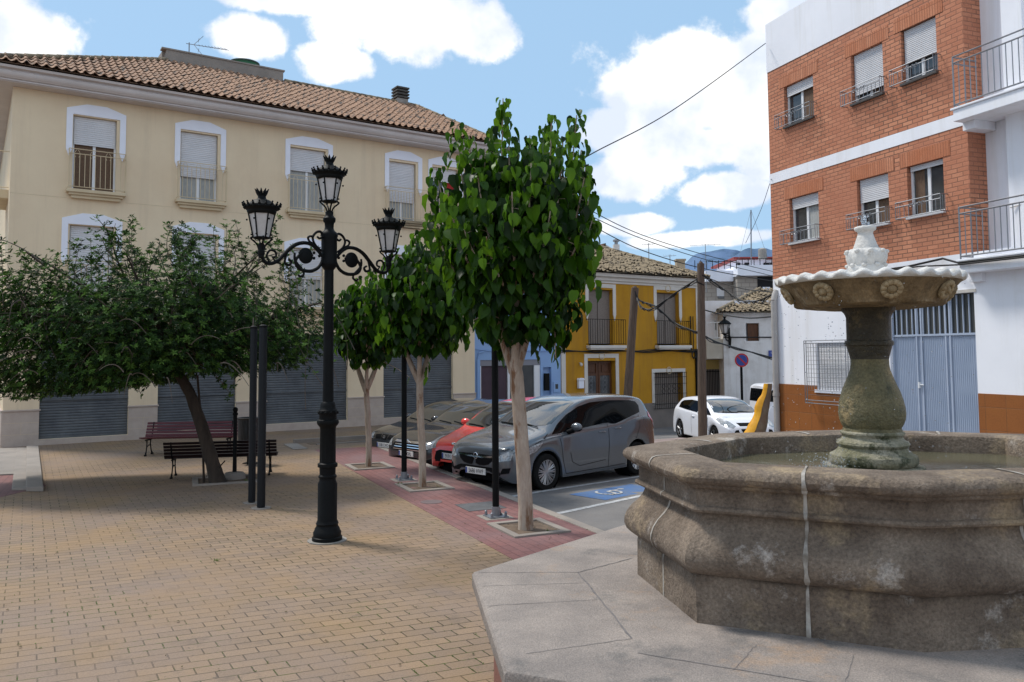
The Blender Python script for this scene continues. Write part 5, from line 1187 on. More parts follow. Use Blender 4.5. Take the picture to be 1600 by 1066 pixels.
def broad_tree(loc,trunk,forks,tips,label,seed,leaf=(.16,.30),per=10,fill=None,r0=.10,nfill=500,extra=()):
    r=random.Random(seed); t=root('street_tree',label,'tree',loc); loc=Vector(loc)
    tb=MB(); pts=[Vector(p) for p in trunk]; k=len(pts)
    q=[];rad=[]
    for i in range(k-1):
        for j in range(6):
            u=j/6; v=pts[i].lerp(pts[i+1],u); f=(i+u)/(k-1); q.append(v+Vector((.008*noise.noise(Vector((f*9,seed,0))),.008*noise.noise(Vector((f*9,0,seed))),0))); rad.append(r0*(1.22-.75*f if f<.12 else 1.13-.13*f)*(1+.06*noise.noise(Vector((f*12,seed,5)))))
    q.append(pts[-1]); rad.append(r0*1.05); tb.tube(q,rad,14); top=pts[-1]
    forkpts=[]
    for (fx,fy,fz,fr) in forks:
        e=Vector((fx,fy,fz)); m=top.lerp(e,.5)+Vector(((fx-top.x)*.18,(fy-top.y)*.18,-.02)); b=bez(top-Vector((0,0,.15)),m,e); tb.tube(b,[fr*1.25-(fr*.45)*i/9 for i in range(10)],10); forkpts.append((e,fr*.8))
    tb.build('trunk',bark,t,smooth=60)
    br=MB(); lf=MB()
    C=sum((Vector(x[:3]) for x in tips),Vector())/len(tips)
    for tip in tips:
        e=Vector(tip[:3]); s,fr=min(forkpts,key=lambda f:(f[0]-e).length+ (f[0].xy-e.xy).length); 
        out=Vector((e.x-s.x,e.y-s.y,0)); m=s+out*.75+Vector((0,0,(e.z-s.z)*.28)); b=bez(s,m,e,14)
        br.tube(b,[fr*.45*(1-i/15)+.006 for i in range(15)],6)
        L=sum((b[i+1]-b[i]).length for i in range(14)); n=int(L*per*1.5)
        for i in range(n):
            f=.25+.77*((i+r.random()*.6)/n)**.75; f=min(f,1.0); j=min(13,int(f*14)); p=b[j].lerp(b[j+1],f*14-j) if j<14 else b[-1]
            a=i*2.4+r.uniform(-.4,.4); o=Vector((math.cos(a),math.sin(a),0)); taper=1-.45*max(0,f-.75)/.25
            pet=o*r.uniform(.05,.16)*taper+Vector((0,0,r.uniform(-.02,.05))); base=p+pet
            if i%3==0: br.tube([p,base],.004,4)
            yd=Vector((0,0,-1))*r.uniform(.6,1.1)+o*r.uniform(.15,.8)+Vector((r.gauss(0,.15),r.gauss(0,.15),0)); nm=o+Vector((0,0,r.uniform(.1,1.3)))+Vector((r.gauss(0,.6),r.gauss(0,.6),0))
            y=r.random(); mat=1 if (y<.30 and f>.75) or y<.10 else (2 if y>.78 else 0)
            add_leaf(lf,base,yd,nm,r.uniform(*leaf)*taper,r,mat,droop=r.uniform(.05,.6),fold=r.uniform(.05,.55))
        for i in range(11):      # hanging cluster round every shoot tip
            a=i*2.4+r.random(); o=Vector((math.cos(a),math.sin(a),0)); h=.42*(i/10)**1.1; base=e-Vector((0,0,h))+(s-e).normalized()*.0+o*(.02+.10*h/.42+r.uniform(0,.03))
            add_leaf(lf,base,Vector((0,0,-1))+o*r.uniform(.15,.6),o+Vector((0,0,r.uniform(.1,.7))),r.uniform(*leaf)*(.62+.35*i/10),r,1 if r.random()<.55 else 0,droop=r.uniform(.1,.5),fold=r.uniform(.1,.5))
    # leaves filling the volume between the shoots
    if fill:
        cx,cy,cz,rx,ry,rz=fill
        for i in range(nfill):
            while True:
                v=Vector((r.uniform(-1,1),r.uniform(-1,1),r.uniform(-1,1)))
                if v.length>.3 and ((v.x*v.x+v.y*v.y)**1.5+abs(v.z)**3)<1+.45*noise.noise(v*2.2+Vector((seed,0,0)))-(.55*max(0,-v.z-.1)): break
            p=Vector((cx+v.x*rx,cy+v.y*ry,cz+v.z*rz)); o=Vector((v.x,v.y,0)); o=o.normalized() if o.length>.01 else Vector((1,0,0)); o=(o+Vector((r.gauss(0,.4),r.gauss(0,.4),0))).normalized()
            yd=Vector((0,0,-1))*r.uniform(.5,1.1)+o*r.uniform(.1,.9); y=r.random()
            add_leaf(lf,p,yd,o+Vector((r.gauss(0,.5),r.gauss(0,.5),r.uniform(.1,1.4))),r.uniform(*leaf)*r.uniform(.8,1),r,0 if y<.5 else (2 if y<.9 else 1),droop=r.uniform(.05,.6),fold=r.uniform(.05,.55))
    for (a,bb,n) in extra:     # drooping side sprays
        a=Vector(a);bb=Vector(bb); m=a.lerp(bb,.5)+Vector((0,0,.12)); b=bez(a,m,bb,8); br.tube(b,.008,5)
        for i in range(n):
            f=.35+.65*i/max(1,n-1); p=b[min(8,int(f*8))]; o=Vector((r.gauss(0,1),r.gauss(0,1),0)).normalized()
            add_leaf(lf,p,Vector((0,0,-1))+o*.6,o+Vector((0,0,.4))-Vector((0,.6,0)),r.uniform(*leaf)*.9,r,1 if r.random()<.45 else 0,droop=.2)
    crown=lf.build('crown',leafbig,t,smooth=60); br.build('branches',bark,crown,smooth=60)
    return t
def Lp(px,py,Y,loc): x,z=PX(px,py,Y); return (x-loc[0],Y-loc[1],z)
def tips_from(lst,loc): return [Lp(a,b,loc[1]+dy,loc) for a,b,dy in lst]
l1=(.16,10.74,0)
tp=tips_from([(714,196,.0),(733,212,.5),(682,262,.1),(700,300,-.55),(672,330,.2),(786,154,.0),(770,205,.45),(795,215,-.5),(757,232,-.1),(828,212,.1),(850,200,.5),(862,180,-.1),(880,215,-.6),(901,180,.1),(908,235,.35),(915,262,-.3),(922,300,.3),(912,350,-.6),(925,345,.1),
              (745,262,-.7),(830,255,-.75),(800,300,-.95),(860,330,-.9),(720,340,-.8),(790,262,.9),(860,262,.9),(735,280,.95),(690,385,-.2),(920,400,.0),(900,420,-.5),(760,370,-.95)],l1)
broad_tree(l1,[(0,0,-.05),(.0,0,.35),(-.05,0,1.2),(-.10,0,1.95),(-.13,0,2.2)],[(-.42,.1,3.05,.06),(-.10,.25,3.1,.07),(.16,-.05,3.1,.06),(-.1,-.22,3.0,.05)],tp,
    'nearest broad leaved tree with a thick pale trunk and tall leafy shoots',11,leaf=(.12,.25),per=12,fill=(-.06,0,3.60,.87,.86,1.44),r0=.088,nfill=1750,
    extra=[((.3,0,2.8),Lp(880,520,10.4,l1),7),((.4,-.1,2.9),Lp(868,560,10.5,l1),7),((.6,0,3.0),Lp(925,440,10.7,l1),5),((-.3,-.2,2.75),Lp(742,500,10.4,l1),6),((.3,-.2,2.7),Lp(826,520,10.2,l1),6)])
l2=(-1.58,14.2,0)
tp=tips_from([(650,362,0),(672,350,.3),(690,372,.1),(704,420,-.2),(630,402,.1),(612,440,.1),(605,470,-.3),(640,385,.6),(668,400,-.6),(640,430,-.7),(700,470,-.5),(712,445,.5),(680,420,.8),(620,420,.7),(660,440,-.8),(598,500,.1),(722,500,.2)],l2)
broad_tree(l2,[(0,0,-.05),(.0,0,.6),(-.04,0,1.3),(-.05,0,1.95)],[(-.33,.05,2.45,.045),(.16,.05,2.5,.045),(-.03,-.2,2.5,.04)],tp,'middle slim broad leaved tree before the black saloon',23,leaf=(.14,.25),per=11,fill=(.06,0,3.2,.80,.75,1.05),r0=.060,nfill=1000,
    extra=[((.1,0,2.2),Lp(668,590,14,l2),5),((.2,-.1,2.5),Lp(690,470,13.3,l2),7)])
l3=(-2.98,16.8,0)
tp=tips_from([(560,432,0),(580,420,.2),(605,400,.3),(618,425,-.2),(540,455,.1),(528,480,-.1),(550,450,.7),(590,440,-.6),(570,460,-.8),(600,470,-.7),(622,470,.3),(535,500,-.4),(630,500,0),(585,425,.7),(605,445,.1)],l3)
broad_tree(l3,[(0,0,-.05),(.0,0,.6),(-.03,0,1.2),(-.06,0,1.7)],[(-.32,.05,2.3,.045),(.22,.05,2.3,.045),(.0,-.2,2.35,.035)],tp,'farthest slim broad leaved tree beside the pavement corner',31,leaf=(.13,.23),per=11,fill=(.06,0,2.9,.84,.75,.92),r0=.056,nfill=850,extra=[((.1,0,2.2),Lp(640,590,16.6,l3),3)])

def small_leaf_tree():
    r=random.Random(4); base=Vector((-5.36,14.8,0)); t=root('street_tree','wide spreading small leaved tree with a dark leaning trunk over the benches','tree',base)
    tb=MB(); P=[Vector((.02,0,-.05)),Vector((-.10,0,.35)),Vector((-.30,0,1.0)),Vector((-.52,.0,1.6)),Vector((-.78,0,2.05))]
    q=[];rad=[]
    for i in range(4):
        for j in range(6): u=j/6; q.append(P[i].lerp(P[i+1],u)); f=(i+u)/4; rad.append(.118*(1.35-1.4*f if f<.15 else 1.16-.45*f)*(1+.08*noise.noise(Vector((f*14,2,5)))))
    q.append(P[4]); rad.append(.10); tb.tube(q,rad,12); tb.tube([(-.26,.02,.0),(-.30,.03,.8),(-.42,.04,1.95)],.022,6)
    tb.tube([(.0,-.05,.25),(.18,-.16,.42)],.012,5)
    lf=MB(); tw=MB(); top=P[4]
    ZP=[(-5.4,1.7),(-4.2,1.65),(-3.4,1.55),(-2.4,1.62),(-1.2,1.80),(-.3,2.02),(.6,1.95),(1.3,2.05),(2.0,2.4)]      # underside height by x
    TP=[(-5.4,3.3),(-4.2,3.9),(-3.4,4.25),(-2.8,4.05),(-2.1,4.1),(-1.3,4.6),(-.6,4.35),(.2,4.75),(.9,4.4),(1.5,3.6),(2.0,2.9)]
    def ip(T,x):
        if x<=T[0][0]: return T[0][1]
        for (a,b),(c,d) in zip(T,T[1:]):
            if a<=x<=c: return b+(d-b)*(x-a)/(c-a)
        return T[-1][1]
    SH=[(0,0),(.3,.16),(.65,.22),(1,0)]
    def rosette(p,d,s):
        n=r.randint(5,8); d=d.normalized(); a0=r.random()*6; u=d.orthogonal().normalized(); v=d.cross(u)
        mat0=r.random()
        for k in range(n):
            a=a0+k*2*PI/n+r.uniform(-.3,.3); o=u*math.cos(a)+v*math.sin(a); yd=o*r.uniform(.7,1.1)+d*r.uniform(.1,.7); L=s*r.uniform(.75,1.25); nm=d-o*.3+Vector((0,0,.2))
            yd.normalize(); xd=yd.cross(nm).normalized(); nn=xd.cross(yd); w=L*.20
            m_=p+yd*L*.55; tip=p+yd*L-nn*L*.12
            mat=1 if mat0<.22 else (2 if mat0>.62 else 0)
            lf.add([p,m_-xd*w+nn*w*.4,tip,m_+xd*w+nn*w*.4,m_-nn*w*.1],[(0,4,1),(1,4,2),(2,4,3),(3,4,0)],mat)
    def inside(x,y,z):
        lo,hi=ip(ZP,x),ip(TP,x); f=(z-lo)/(hi-lo); yr=2.0*math.sqrt(max(0,1-((x+1.5)/3.9)**2))*(.55+.45*math.sin(PI*min(1,max(0,f*.8+.15))))
        return lo<z<hi and abs(y)<yr
    # limbs and twigs
    nodes=[]
    for k in range(18):
        a=2*PI*k/18+r.uniform(-.2,.2); e=Vector((-1.4+math.cos(a)*r.uniform(2.0,3.4),math.sin(a)*r.uniform(1.0,1.7),r.uniform(2.3,3.6))); m=top.lerp(e,.45)+Vector((0,0,r.uniform(.2,.7))); b=bez(top-Vector((0,0,.1)),m,e,12); tb.tube(b,[.05*(1-i/13)+.008 for i in range(13)],6); nodes+=b[3:]
    for k in range(7):
        e=Vector((r.uniform(-3.2,1.0),r.uniform(-1.2,1.0),4.1)); m=top.lerp(e,.5)+Vector((r.uniform(-.3,.3),0,.2)); b=bez(top,m,e,12); tb.tube(b,[.045*(1-i/13)+.008 for i in range(13)],6); nodes+=b[4:]
    tb.build('trunk',barkdark,t,smooth=60)
    for k in range(330):
        s=r.choice(nodes); out=(s-Vector((-1.0,0,2.7))); d=out.normalized()+Vector((r.gauss(0,.5),r.gauss(0,.5),r.gauss(.25,.5))); L=r.uniform(.5,1.15); e=s+d.normalized()*L; m=s.lerp(e,.5)+Vector((r.gauss(0,.15),r.gauss(0,.15),r.uniform(0,.3)))
        b=bez(s,m,e,8)
        if not inside(e.x,e.y,e.z) and r.random()<.72: continue
        tw.tube(b,[.010*(1-i/10)+.003 for i in range(9)],4)
        for i in range(3,9):
            for _ in range(2): rosette(b[i]+Vector((r.gauss(0,.05),r.gauss(0,.05),r.gauss(0,.05))),(b[min(8,i+1)]-b[i-1])*1+Vector((r.gauss(0,.1),r.gauss(0,.1),.12)),r.uniform(.055,.09))
    c=0
    while c<12500:
        x=r.uniform(-5.2,2.05); y=r.uniform(-2.1,2.1); z=r.uniform(1.5,4.7)
        if not inside(x,y,z): continue
        lo,hi=ip(ZP,x),ip(TP,x); f=(z-lo)/(hi-lo)
        dens=1.2 if f<.42 else max(-.25,1.2-(f-.42)*3.6)
        if noise.noise(Vector((x*1.3,y*1.3,z*1.6)))*1.6+dens<r.random()*.9+.05: continue
        p=Vector((x,y,z)); d=(p-Vector((-1.1,0,2.6))); rosette(p,d.normalized()*.7+Vector((r.gauss(0,.3),r.gauss(0,.3),.7)),r.uniform(.052,.092)); c+=1
    # leading shoots standing above the crown
    for k in range(120):
        x=r.uniform(-4.9,1.95); zt=ip(TP,x)+r.uniform(-.9,.35); y=r.uniform(-1.2,.9); s=Vector((x+r.gauss(0,.35),y,zt-r.uniform(.8,1.4))); e=Vector((x,y,zt)); b=bez(s,s.lerp(e,.5)+Vector((r.gauss(0,.12),0,0)),e,8); tw.tube(b,[.009-.0007*i for i in range(9)],4)
        for i in range(3,9):
            for _ in range(1 if i<6 else 3): rosette(b[i]+Vector((r.gauss(0,.05),r.gauss(0,.05),r.gauss(0,.04))),Vector((r.gauss(0,.4),r.gauss(0,.4),1)),r.uniform(.06,.095))
    # bare grey arcs on the outside of the crown
    for k in range(34):
        x=r.uniform(-3.8,1.4); z=r.uniform(1.9,3.4); a=Vector((x,-1.5+r.uniform(-.3,.3),z)); e=a+Vector((r.uniform(-.6,.6),r.uniform(-.3,.1),r.uniform(-.45,.2))); tw.tube(bez(a,a.lerp(e,.4)+Vector((0,0,.22)),e,8),[.011-.0009*i for i in range(9)],4)
    cr=lf.build('crown',leafsm,t); tw.build('twigs',twigm,cr,smooth=60)
small_leaf_tree()

# weeds between the pavers
def weeds():
    r=random.Random(3); m=MB()
    def tuft(x,y,z,n,s):
        for k in range(n):
            a=r.uniform(0,6.28); d=Vector((math.cos(a),math.sin(a),r.uniform(.3,1.3))).normalized(); L=s*r.uniform(.5,1.2); n_=Vector((-math.sin(a),math.cos(a),0))*L*.14; p=Vector((x+r.gauss(0,s*.3),y+r.gauss(0,s*.3),z))
            m.add([p-n_,p+n_,p+d*L*.6+n_*.7,p+d*L,p+d*L*.6-n_*.7],[(0,1,2,3,4)])
    nr=(-SKR[1],SKR[0]); nc=(SKC[1],-SKC[0]); kv=SKC[0]*nr[0]+SKC[1]*nr[1]; ku=SKR[0]*nc[0]+SKR[1]*nc[1]
    for k in range(1500):
        X=r.uniform(-5,.6); Y=r.uniform(5.3,10.5)
        if noise.noise(Vector((X*.6,Y*.6,1.3)))<.0: continue
        # snap onto a joint line of the paving
        u=(X*nc[0]+Y*nc[1])/ku; v=(X*nr[0]+Y*nr[1])/kv
        if r.random()<.35: v=round(v/.135)*.135
        else: row=math.floor(v/.135); o_=.0 if row%2 else .5; u=(round(u/.25-o_)+o_)*.25; v=(row+r.random())*.135
        tuft(u*SKR[0]+v*SKC[0],u*SKR[1]+v*SKC[1],.0,r.randint(2,5),r.uniform(.009,.018))
    for (x,y,n,s) in ((-2.0,14.4,22,.07),(-3.35,9.25,10,.05),(5.0,25.2,60,.14),(5.25,25.3,40,.12),(4.6,25.2,40,.12),(6.5,25.8,60,.12),(7.2,26,60,.12),(.45,10.6,10,.05),(-1.3,14.2,12,.05),(-4.9,15.0,14,.06)): tuft(x,y,(roadh(y)+.11) if y>20 else .0,n,s)
    o=m.build('weeds',plantgreen); tag(o,'tiny green weeds growing in the joints of the paving','weeds',kind='stuff')
weeds()

# ------------------------------------------------------------------ cars
def paint(name,c,metal=.0,coat=1.0,rough=.35): 
    return M(name,c,rough=rough,metal=metal,coat=coat,spec=.6)
carglass=M('car_glass',(.003,.004,.005),rough=.02,spec=.13)
windscreen=M('windscreen_glass',(.02,.025,.027),rough=.015,spec=1.0,coat=.6)
tyre=M('tyre_rubber',(.009,.009,.009),(.014,.014,.014),20,.9,spec=.12)
rimm=M('alloy_rim',(.42,.42,.43),rough=.3,metal=.8)
chrome=M('chrome',(.75,.75,.77),rough=.12,metal=1)
blackpl=M('black_plastic',(.006,.006,.007),rough=.55,spec=.08)
lampcl=M('headlamp_lens',(.42,.44,.46),(.15,.16,.17),26,.06,spec=.8,coat=1)
tailred=M('tail_lamp_red',(.60,.015,.012),rough=.12,coat=1)
platew=M('plate_white',(.68,.68,.66),rough=.4); plateb=M('plate_blue_band',(.02,.06,.30),rough=.4); blacktx=M('black_lettering',(.01,.01,.01),rough=.5)
def itp(T,x):
    if x<=T[0][0]: return T[0][1]
    if x>=T[-1][0]: return T[-1][1]
    n=len(T)
    for i in range(n-1):
        if T[i][0]<=x<=T[i+1][0]:
            x0,y0=T[i];x1,y1=T[i+1];h=x1-x0
            def sl(k):
                if k<=0 or k>=n-1: return None
                a=(T[k][1]-T[k-1][1])/(T[k][0]-T[k-1][0]); b=(T[k+1][1]-T[k][1])/(T[k+1][0]-T[k][0])
                return 0 if a*b<=0 else 2*a*b/(a+b)
            s=(y1-y0)/h; m0=sl(i);m1=sl(i+1); m0=s if m0 is None else m0; m1=s if m1 is None else m1
            t=(x-x0)/h; return (2*t**3-3*t*t+1)*y0+(t**3-2*t*t+t)*h*m0+(-2*t**3+3*t*t)*y1+(t**3-t*t)*h*m1
def car(cfg,loc,heading,label,cat='car',name='parked_car',group='parked cars'):
    t=root(name,label,cat,loc,math.atan2(heading[1],heading[0]),group)
    L,Wd,top,belt,hw=cfg['L'],cfg['W']/2,cfg['top'],cfg['belt'],cfg['hw']; wr=cfg.get('wr',.315); fo=cfg['fo']; wb=cfg['wb']; ra=wr+.055; zb0=cfg.get('zb',.20); tum=cfg.get('tum',.20)
    def section(s):
        W=Wd*itp(hw,s); zt=itp(top,s); bl=min(itp(belt,s),zt-.05); zb=zb0+.14*max(0,1-s/.18)**2+.12*max(0,1-(L-s)/.2)**2
        for c in (fo,fo+wb):
            if abs(s-c)<ra: zb=max(zb,wr+math.sqrt(ra*ra-(s-c)**2))
        bl=max(bl,zb+.08); zt=max(zt,bl+.04)
        h=zt-bl; c=min(1,max(0,(h-.08)/.30)); c=c*c*(3-2*c)
        P=[(W-.20,zb+.02),(W-.02,zb),(W-.002,zb+.03),(W+.010,zb+.45*(bl-zb)),(W+.004,zb+.75*(bl-zb)),(W-.010,bl-.06*(bl-zb)),(W-.035,bl)]
        Hh=[(W*.92,bl+.38*h),(W*.84,bl+.62*h),(W*.70,bl+.80*h),(W*.40,bl+.955*h),(0,zt)]
        Cc=[(W-.035-tum*.40,bl+.42*h),(W-.035-tum*.86,bl+.86*h),(W-.035-tum*1.35,bl+.955*h),((W-.25)*.5,bl+.993*h),(0,zt)]
        P+=[(a[0]*(1-c)+b[0]*c,a[1]*(1-c)+b[1]*c) for a,b in zip(Hh,Cc)]
        out=[P[0],P[1]]
        for i in range(1,len(P)-1):
            p0=P[max(i-1,1)];p1=P[i];p2=P[i+1];p3=P[min(i+2,len(P)-1)]
            if i+2>=len(P): p3=(-p1[0],p1[1])
            for j in range(1,5):
                u=j/4; f=lambda a,b,c_,d:.5*(2*b+(-a+c_)*u+(2*a-5*b+4*c_-d)*u*u+(-a+3*b-3*c_+d)*u**3)
                out.append((f(p0[0],p1[0],p2[0],p3[0]),f(p0[1],p1[1],p2[1],p3[1])))
        return out
    S=[0,.008,.02,.04,.07,.10]; 
    x=.13
    while x<L-.12: S.append(x); x+=.03
    S+=[L-.10,L-.07,L-.04,L-.02,L-.008,L]
    rings=[]
    for s in S:
        p=section(s); rings.append([(-s,y,z) for y,z in p]+[(-s,-y,z) for y,z in reversed(p[:-1])])
    m=MB(); n=len(rings[0]); vs=[v for r_ in rings for v in r_]
    fs=[(i*n+j,i*n+j+1,(i+1)*n+j+1,(i+1)*n+j) for i in range(len(rings)-1) for j in range(n-1)]
    fs+=[tuple(range(n)),tuple(reversed([(len(rings)-1)*n+j for j in range(n)]))]
    m.add(vs,fs); body=m.build('body',cfg['paint'],t,smooth=42,fix=True)
    bvh=BVHTree.FromPolygons([Vector(v) for v in vs],fs)
    def patch(poly,mode,mat,nm,off=.004,par=t,g=.05,mirror=False,build=True,dirv=None):
        P=[]
        for i in range(len(poly)):
            a=Vector(poly[i]);b=Vector(poly[(i+1)%len(poly)]); k=max(1,int((b-a).length/g)); P+=[a+(b-a)*q/k for q in range(k)]
        xs=[p.x for p in P];ys=[p.y for p in P]; ed=[(i,(i+1)%len(P)) for i in range(len(P))]; nb=len(P)
        def ins(x,y):
            c=False;j=nb-1
            for i in range(nb):
                if (P[i].y>y)!=(P[j].y>y) and x<(P[j].x-P[i].x)*(y-P[i].y)/(P[j].y-P[i].y+1e-12)+P[i].x: c=not c
                j=i
            return c
        Q=list(P); xx=min(xs)+g*.5
        while xx<max(xs):
            yy=min(ys)+g*.5
            while yy<max(ys):
                if ins(xx,yy) and min((Vector((xx,yy))-p).length for p in P)>g*.4: Q.append(Vector((xx,yy)))
                yy+=g
            xx+=g
        r_=delaunay_2d_cdt(Q,ed,[],1,1e-5); V2,F2=r_[0],r_[2]
        def pj(v,sg):
            if mode=='side': o=Vector((-v.x,sg*3,v.y));d=Vector((0,-sg,0))
            elif mode=='top': o=Vector((-v.x,sg*v.y,4));d=Vector((0,0,-1))
            elif mode=='front': o=Vector((2,sg*v.x,v.y));d=Vector((-1,0,0))
            elif mode=='rear': o=Vector((-L-2,sg*v.x,v.y));d=Vector((1,0,0))
            elif mode=='diag': # v.x measured along the horizontal perpendicular of the 45-degree view of the corner
                d=Vector((-.64,-.77*sg,0)); pr=Vector((-.77,.64*sg,0)); o=-d*4+pr*v.x+Vector((0,0,v.y))
            h=bvh.ray_cast(o,d)
            return (h[0]-d*off) if h[0] is not None else None
        for sg in ((1,-1) if mirror else (1,)):
            vv=[pj(v,sg) for v in V2]; ok=[f for f in F2 if all(vv[i] is not None for i in f)]; idx={};nv=[];nf=[]
            for f in ok:
                q=[]
                for i in f:
                    if i not in idx: idx[i]=len(nv); nv.append(vv[i])
                    q.append(idx[i])
                nf.append(q)
            mm=MB(); mm.add(nv,nf); o=mm.build(nm,mat,par,smooth=60,fix=False)
            if not nf: continue
            last=o
        return last
    def line(pts,w,mode='side',nm='door_seam',mat=blackpl,off=.0035,mirror=True):
        A=[Vector(p) for p in pts]; l=[];r_=[]
        for i,p in enumerate(A):
            d=(A[min(i+1,len(A)-1)]-A[max(i-1,0)]).normalized(); n_=Vector((-d.y,d.x))*w/2; l.append(tuple(p+n_)); r_.append(tuple(p-n_))
        patch(l+r_[::-1],mode,mat,nm,off=off,mirror=mirror,g=.08)
    # underbody
    m=MB(); m.box(-L+.25,-Wd+.30,zb0-.03,-.25,Wd-.30,.62); m.build('underbody',blackpl,t)
    for (p,nm,mat,mode,off,mir,g) in cfg['patches']: patch(p,mode,mat,nm,off=off,mirror=mir,g=g)
    for p in cfg.get('seams',[]): line(p,.010)
    # wheels
    for sx in (fo,fo+wb):
        for sg in (1,-1):
            c=(-sx,sg*(Wd-.115),wr); w=MB(); w.lathe([(wr*.68,-.10),(wr*.93,-.10),(wr*.985,-.085),(wr,-.06),(wr,.06),(wr*.985,.085),(wr*.93,.10),(wr*.68,.10)],36,c,axis='y',cap=False); 
            wl=w.build('wheel',tyre,t,smooth=40); rm=MB(); y0=sg*.075
            rm.lathe([(wr*.70,y0-.004*sg),(wr*.70,y0+.02*sg),(wr*.655,y0+.02*sg),(wr*.64,y0)],32,c,axis='y',cap=False); ns=cfg.get('spokes',10)
            for k in range(ns):
                a=2*PI*k/ns+.2
                for da in ((-.10,.10) if cfg.get('dbl') else (0,)):
                    ca,sa=math.cos(a+da),math.sin(a+da); ca2,sa2=math.cos(a),math.sin(a)
                    rm.tube([(c[0]+wr*.12*ca2,c[1]+y0+.0*sg,c[2]+wr*.12*sa2),(c[0]+wr*.66*ca,c[1]+y0+.014*sg,c[2]+wr*.66*sa)],[.016,.012] if cfg.get('dbl') else [.026,.018],5)
            rm.lathe([(wr*.16,y0-.02*sg),(wr*.16,y0+.012*sg),(wr*.05,y0+.018*sg)],16,c,axis='y')
            rm.build('rim',rimm,wl,smooth=40); dk=MB(); dk.lathe([(.01,y0-.05*sg),(wr*.66,y0-.05*sg),(wr*.66,y0-.045*sg),(.01,y0-.045*sg)],24,c,axis='y'); dk.build('brake_disc',blackpl,wl)
            aw=MB(); aw.lathe([(ra-.002,-.26*sg if sg>0 else .26),(ra-.002,.06*sg)],30,c,axis='y',cap=False); aw.build('wheel_arch_liner',blackpl,t)
    # mirrors
    ms,mz=cfg['mirror']
    for sg in (1,-1):
        m=MB(); y=Wd-.02; m.sphere((-ms,sg*(y+.16),mz+.03),1,10,sq=(.075,.125,.075)); o=m.build('mirror',cfg['paint'],t,smooth=60); m=MB(); m.tube([(-ms+.03,sg*(y-.04),mz-.08),(-ms+.0,sg*(y+.10),mz-.03)],[.045,.05],8); m.sphere((-ms-.012,sg*(y+.16),mz+.01),1,8,sq=(.07,.118,.068)); m.build('mirror_mount',blackpl,o,smooth=60)
    # handles
    for (s_,z_) in cfg.get('handles',[]):
        for sg in (1,-1):
            h=bvh.ray_cast(Vector((-s_,sg*3,z_)),Vector((0,-sg,0)))[0]
            if h is None: continue
            m=MB(); m.tube([(h.x-.10,h.y-.0*sg,z_),(h.x-.07,h.y+.022*sg,z_),(h.x+.07,h.y+.022*sg,z_),(h.x+.10,h.y,z_)],[.012,.017,.017,.012],7); m.build('door_handle',cfg.get('handlem',cfg['paint']),t,smooth=60)
    # plate with its lettering
    pz=cfg['plate'][0]; h=bvh.ray_cast(Vector((2,0,pz)),Vector((-1,0,0)))[0]; px=h.x+.018; 
    m=MB(); m.box(px-.02,-.26,pz-.055,px,.26,pz+.055); p=m.build('number_plate',platew,t,bevel=.004); m=MB(); m.box(px,-.255,pz-.05,px+.0015,-.215,pz+.05); m.build('blue_band',plateb,p)
    text(cfg['plate'][1],.108,blacktx,p,(px+.001,.02,pz-.004),(PI/2,0,PI/2),ext=.0008,sx=.80)
    for fn in cfg.get('extra',[]): fn(t,bvh)
    for q in range(2):
        m=MB(); s0=cfg['wiper']; pts=[]
        for k in range(7):
            y=(.55 if q==0 else .02)-k*.085; h=bvh.ray_cast(Vector((-(s0+.012*k),y,4)),Vector((0,0,-1)))[0]; pts.append((h.x,h.y,h.z+.018))
        m.tube(pts,.009,5); m.build('wiper',blackpl,t)
    return t
def mirror_poly(half): return half+[(x,-y) for x,y in reversed(half)]
def badge(kind,z,size=.055):
    def f(t,bvh):
        h=bvh.ray_cast(Vector((2,0,z)),Vector((-1,0,0)))[0]; x=h.x+.012; m=MB()
        if kind=='bolt':   # ring with a lightning bar
            m.tube([(x,size*math.cos(a),z+size*math.sin(a)) for a in [2*PI*k/20 for k in range(21)]],.008,6,cap=False); m.add([(x+.004,-size*1.1,z-.012),(x+.004,-.01,z+.004),(x+.004,-.012,z-.010),(x+.004,size*1.1,z+.012),(x+.004,.01,z-.004),(x+.004,.012,z+.010)],[(0,1,2),(3,4,5),(1,5,4,2)])
        elif kind=='oval':
            m.lathe([(.001,-.004),(size,-.004),(size*1.02,.002),(size*.9,.008),(.001,.010)],24,(0,0,0),axis='x'); m.v=[(x+a,b*1.35,z+c*.62) for a,b,c in m.v]
        elif kind=='s':
            m.prism([(-size,-size*.8),(size*.2,-size*.8),(size,-.2*size),(size,size*.8),(-.2*size,size*.8),(-size,.2*size)],-.006,.006); m.v=[(x+b,a,z+c) for a,b,c in m.v]
            m2=MB(); m2.box(x+.007,-size*.8,z-.006,x+.010,size*.8,z+.006); m2.build('badge_bar',blackpl,t)
        m.build('badge',chrome,t,smooth=50,fix=True)
    return f
HWS=lambda L:[(0,.60),(.02,.70),(.06,.80),(.15,.89),(.35,.955),(.7,.985),(1.2,1.0),(L-1.0,1.0),(L-.4,.975),(L-.15,.93),(L-.05,.86),(L,.72)]
G_=paint('grey_metallic_paint',(.105,.115,.13),.4,1.0,.22)
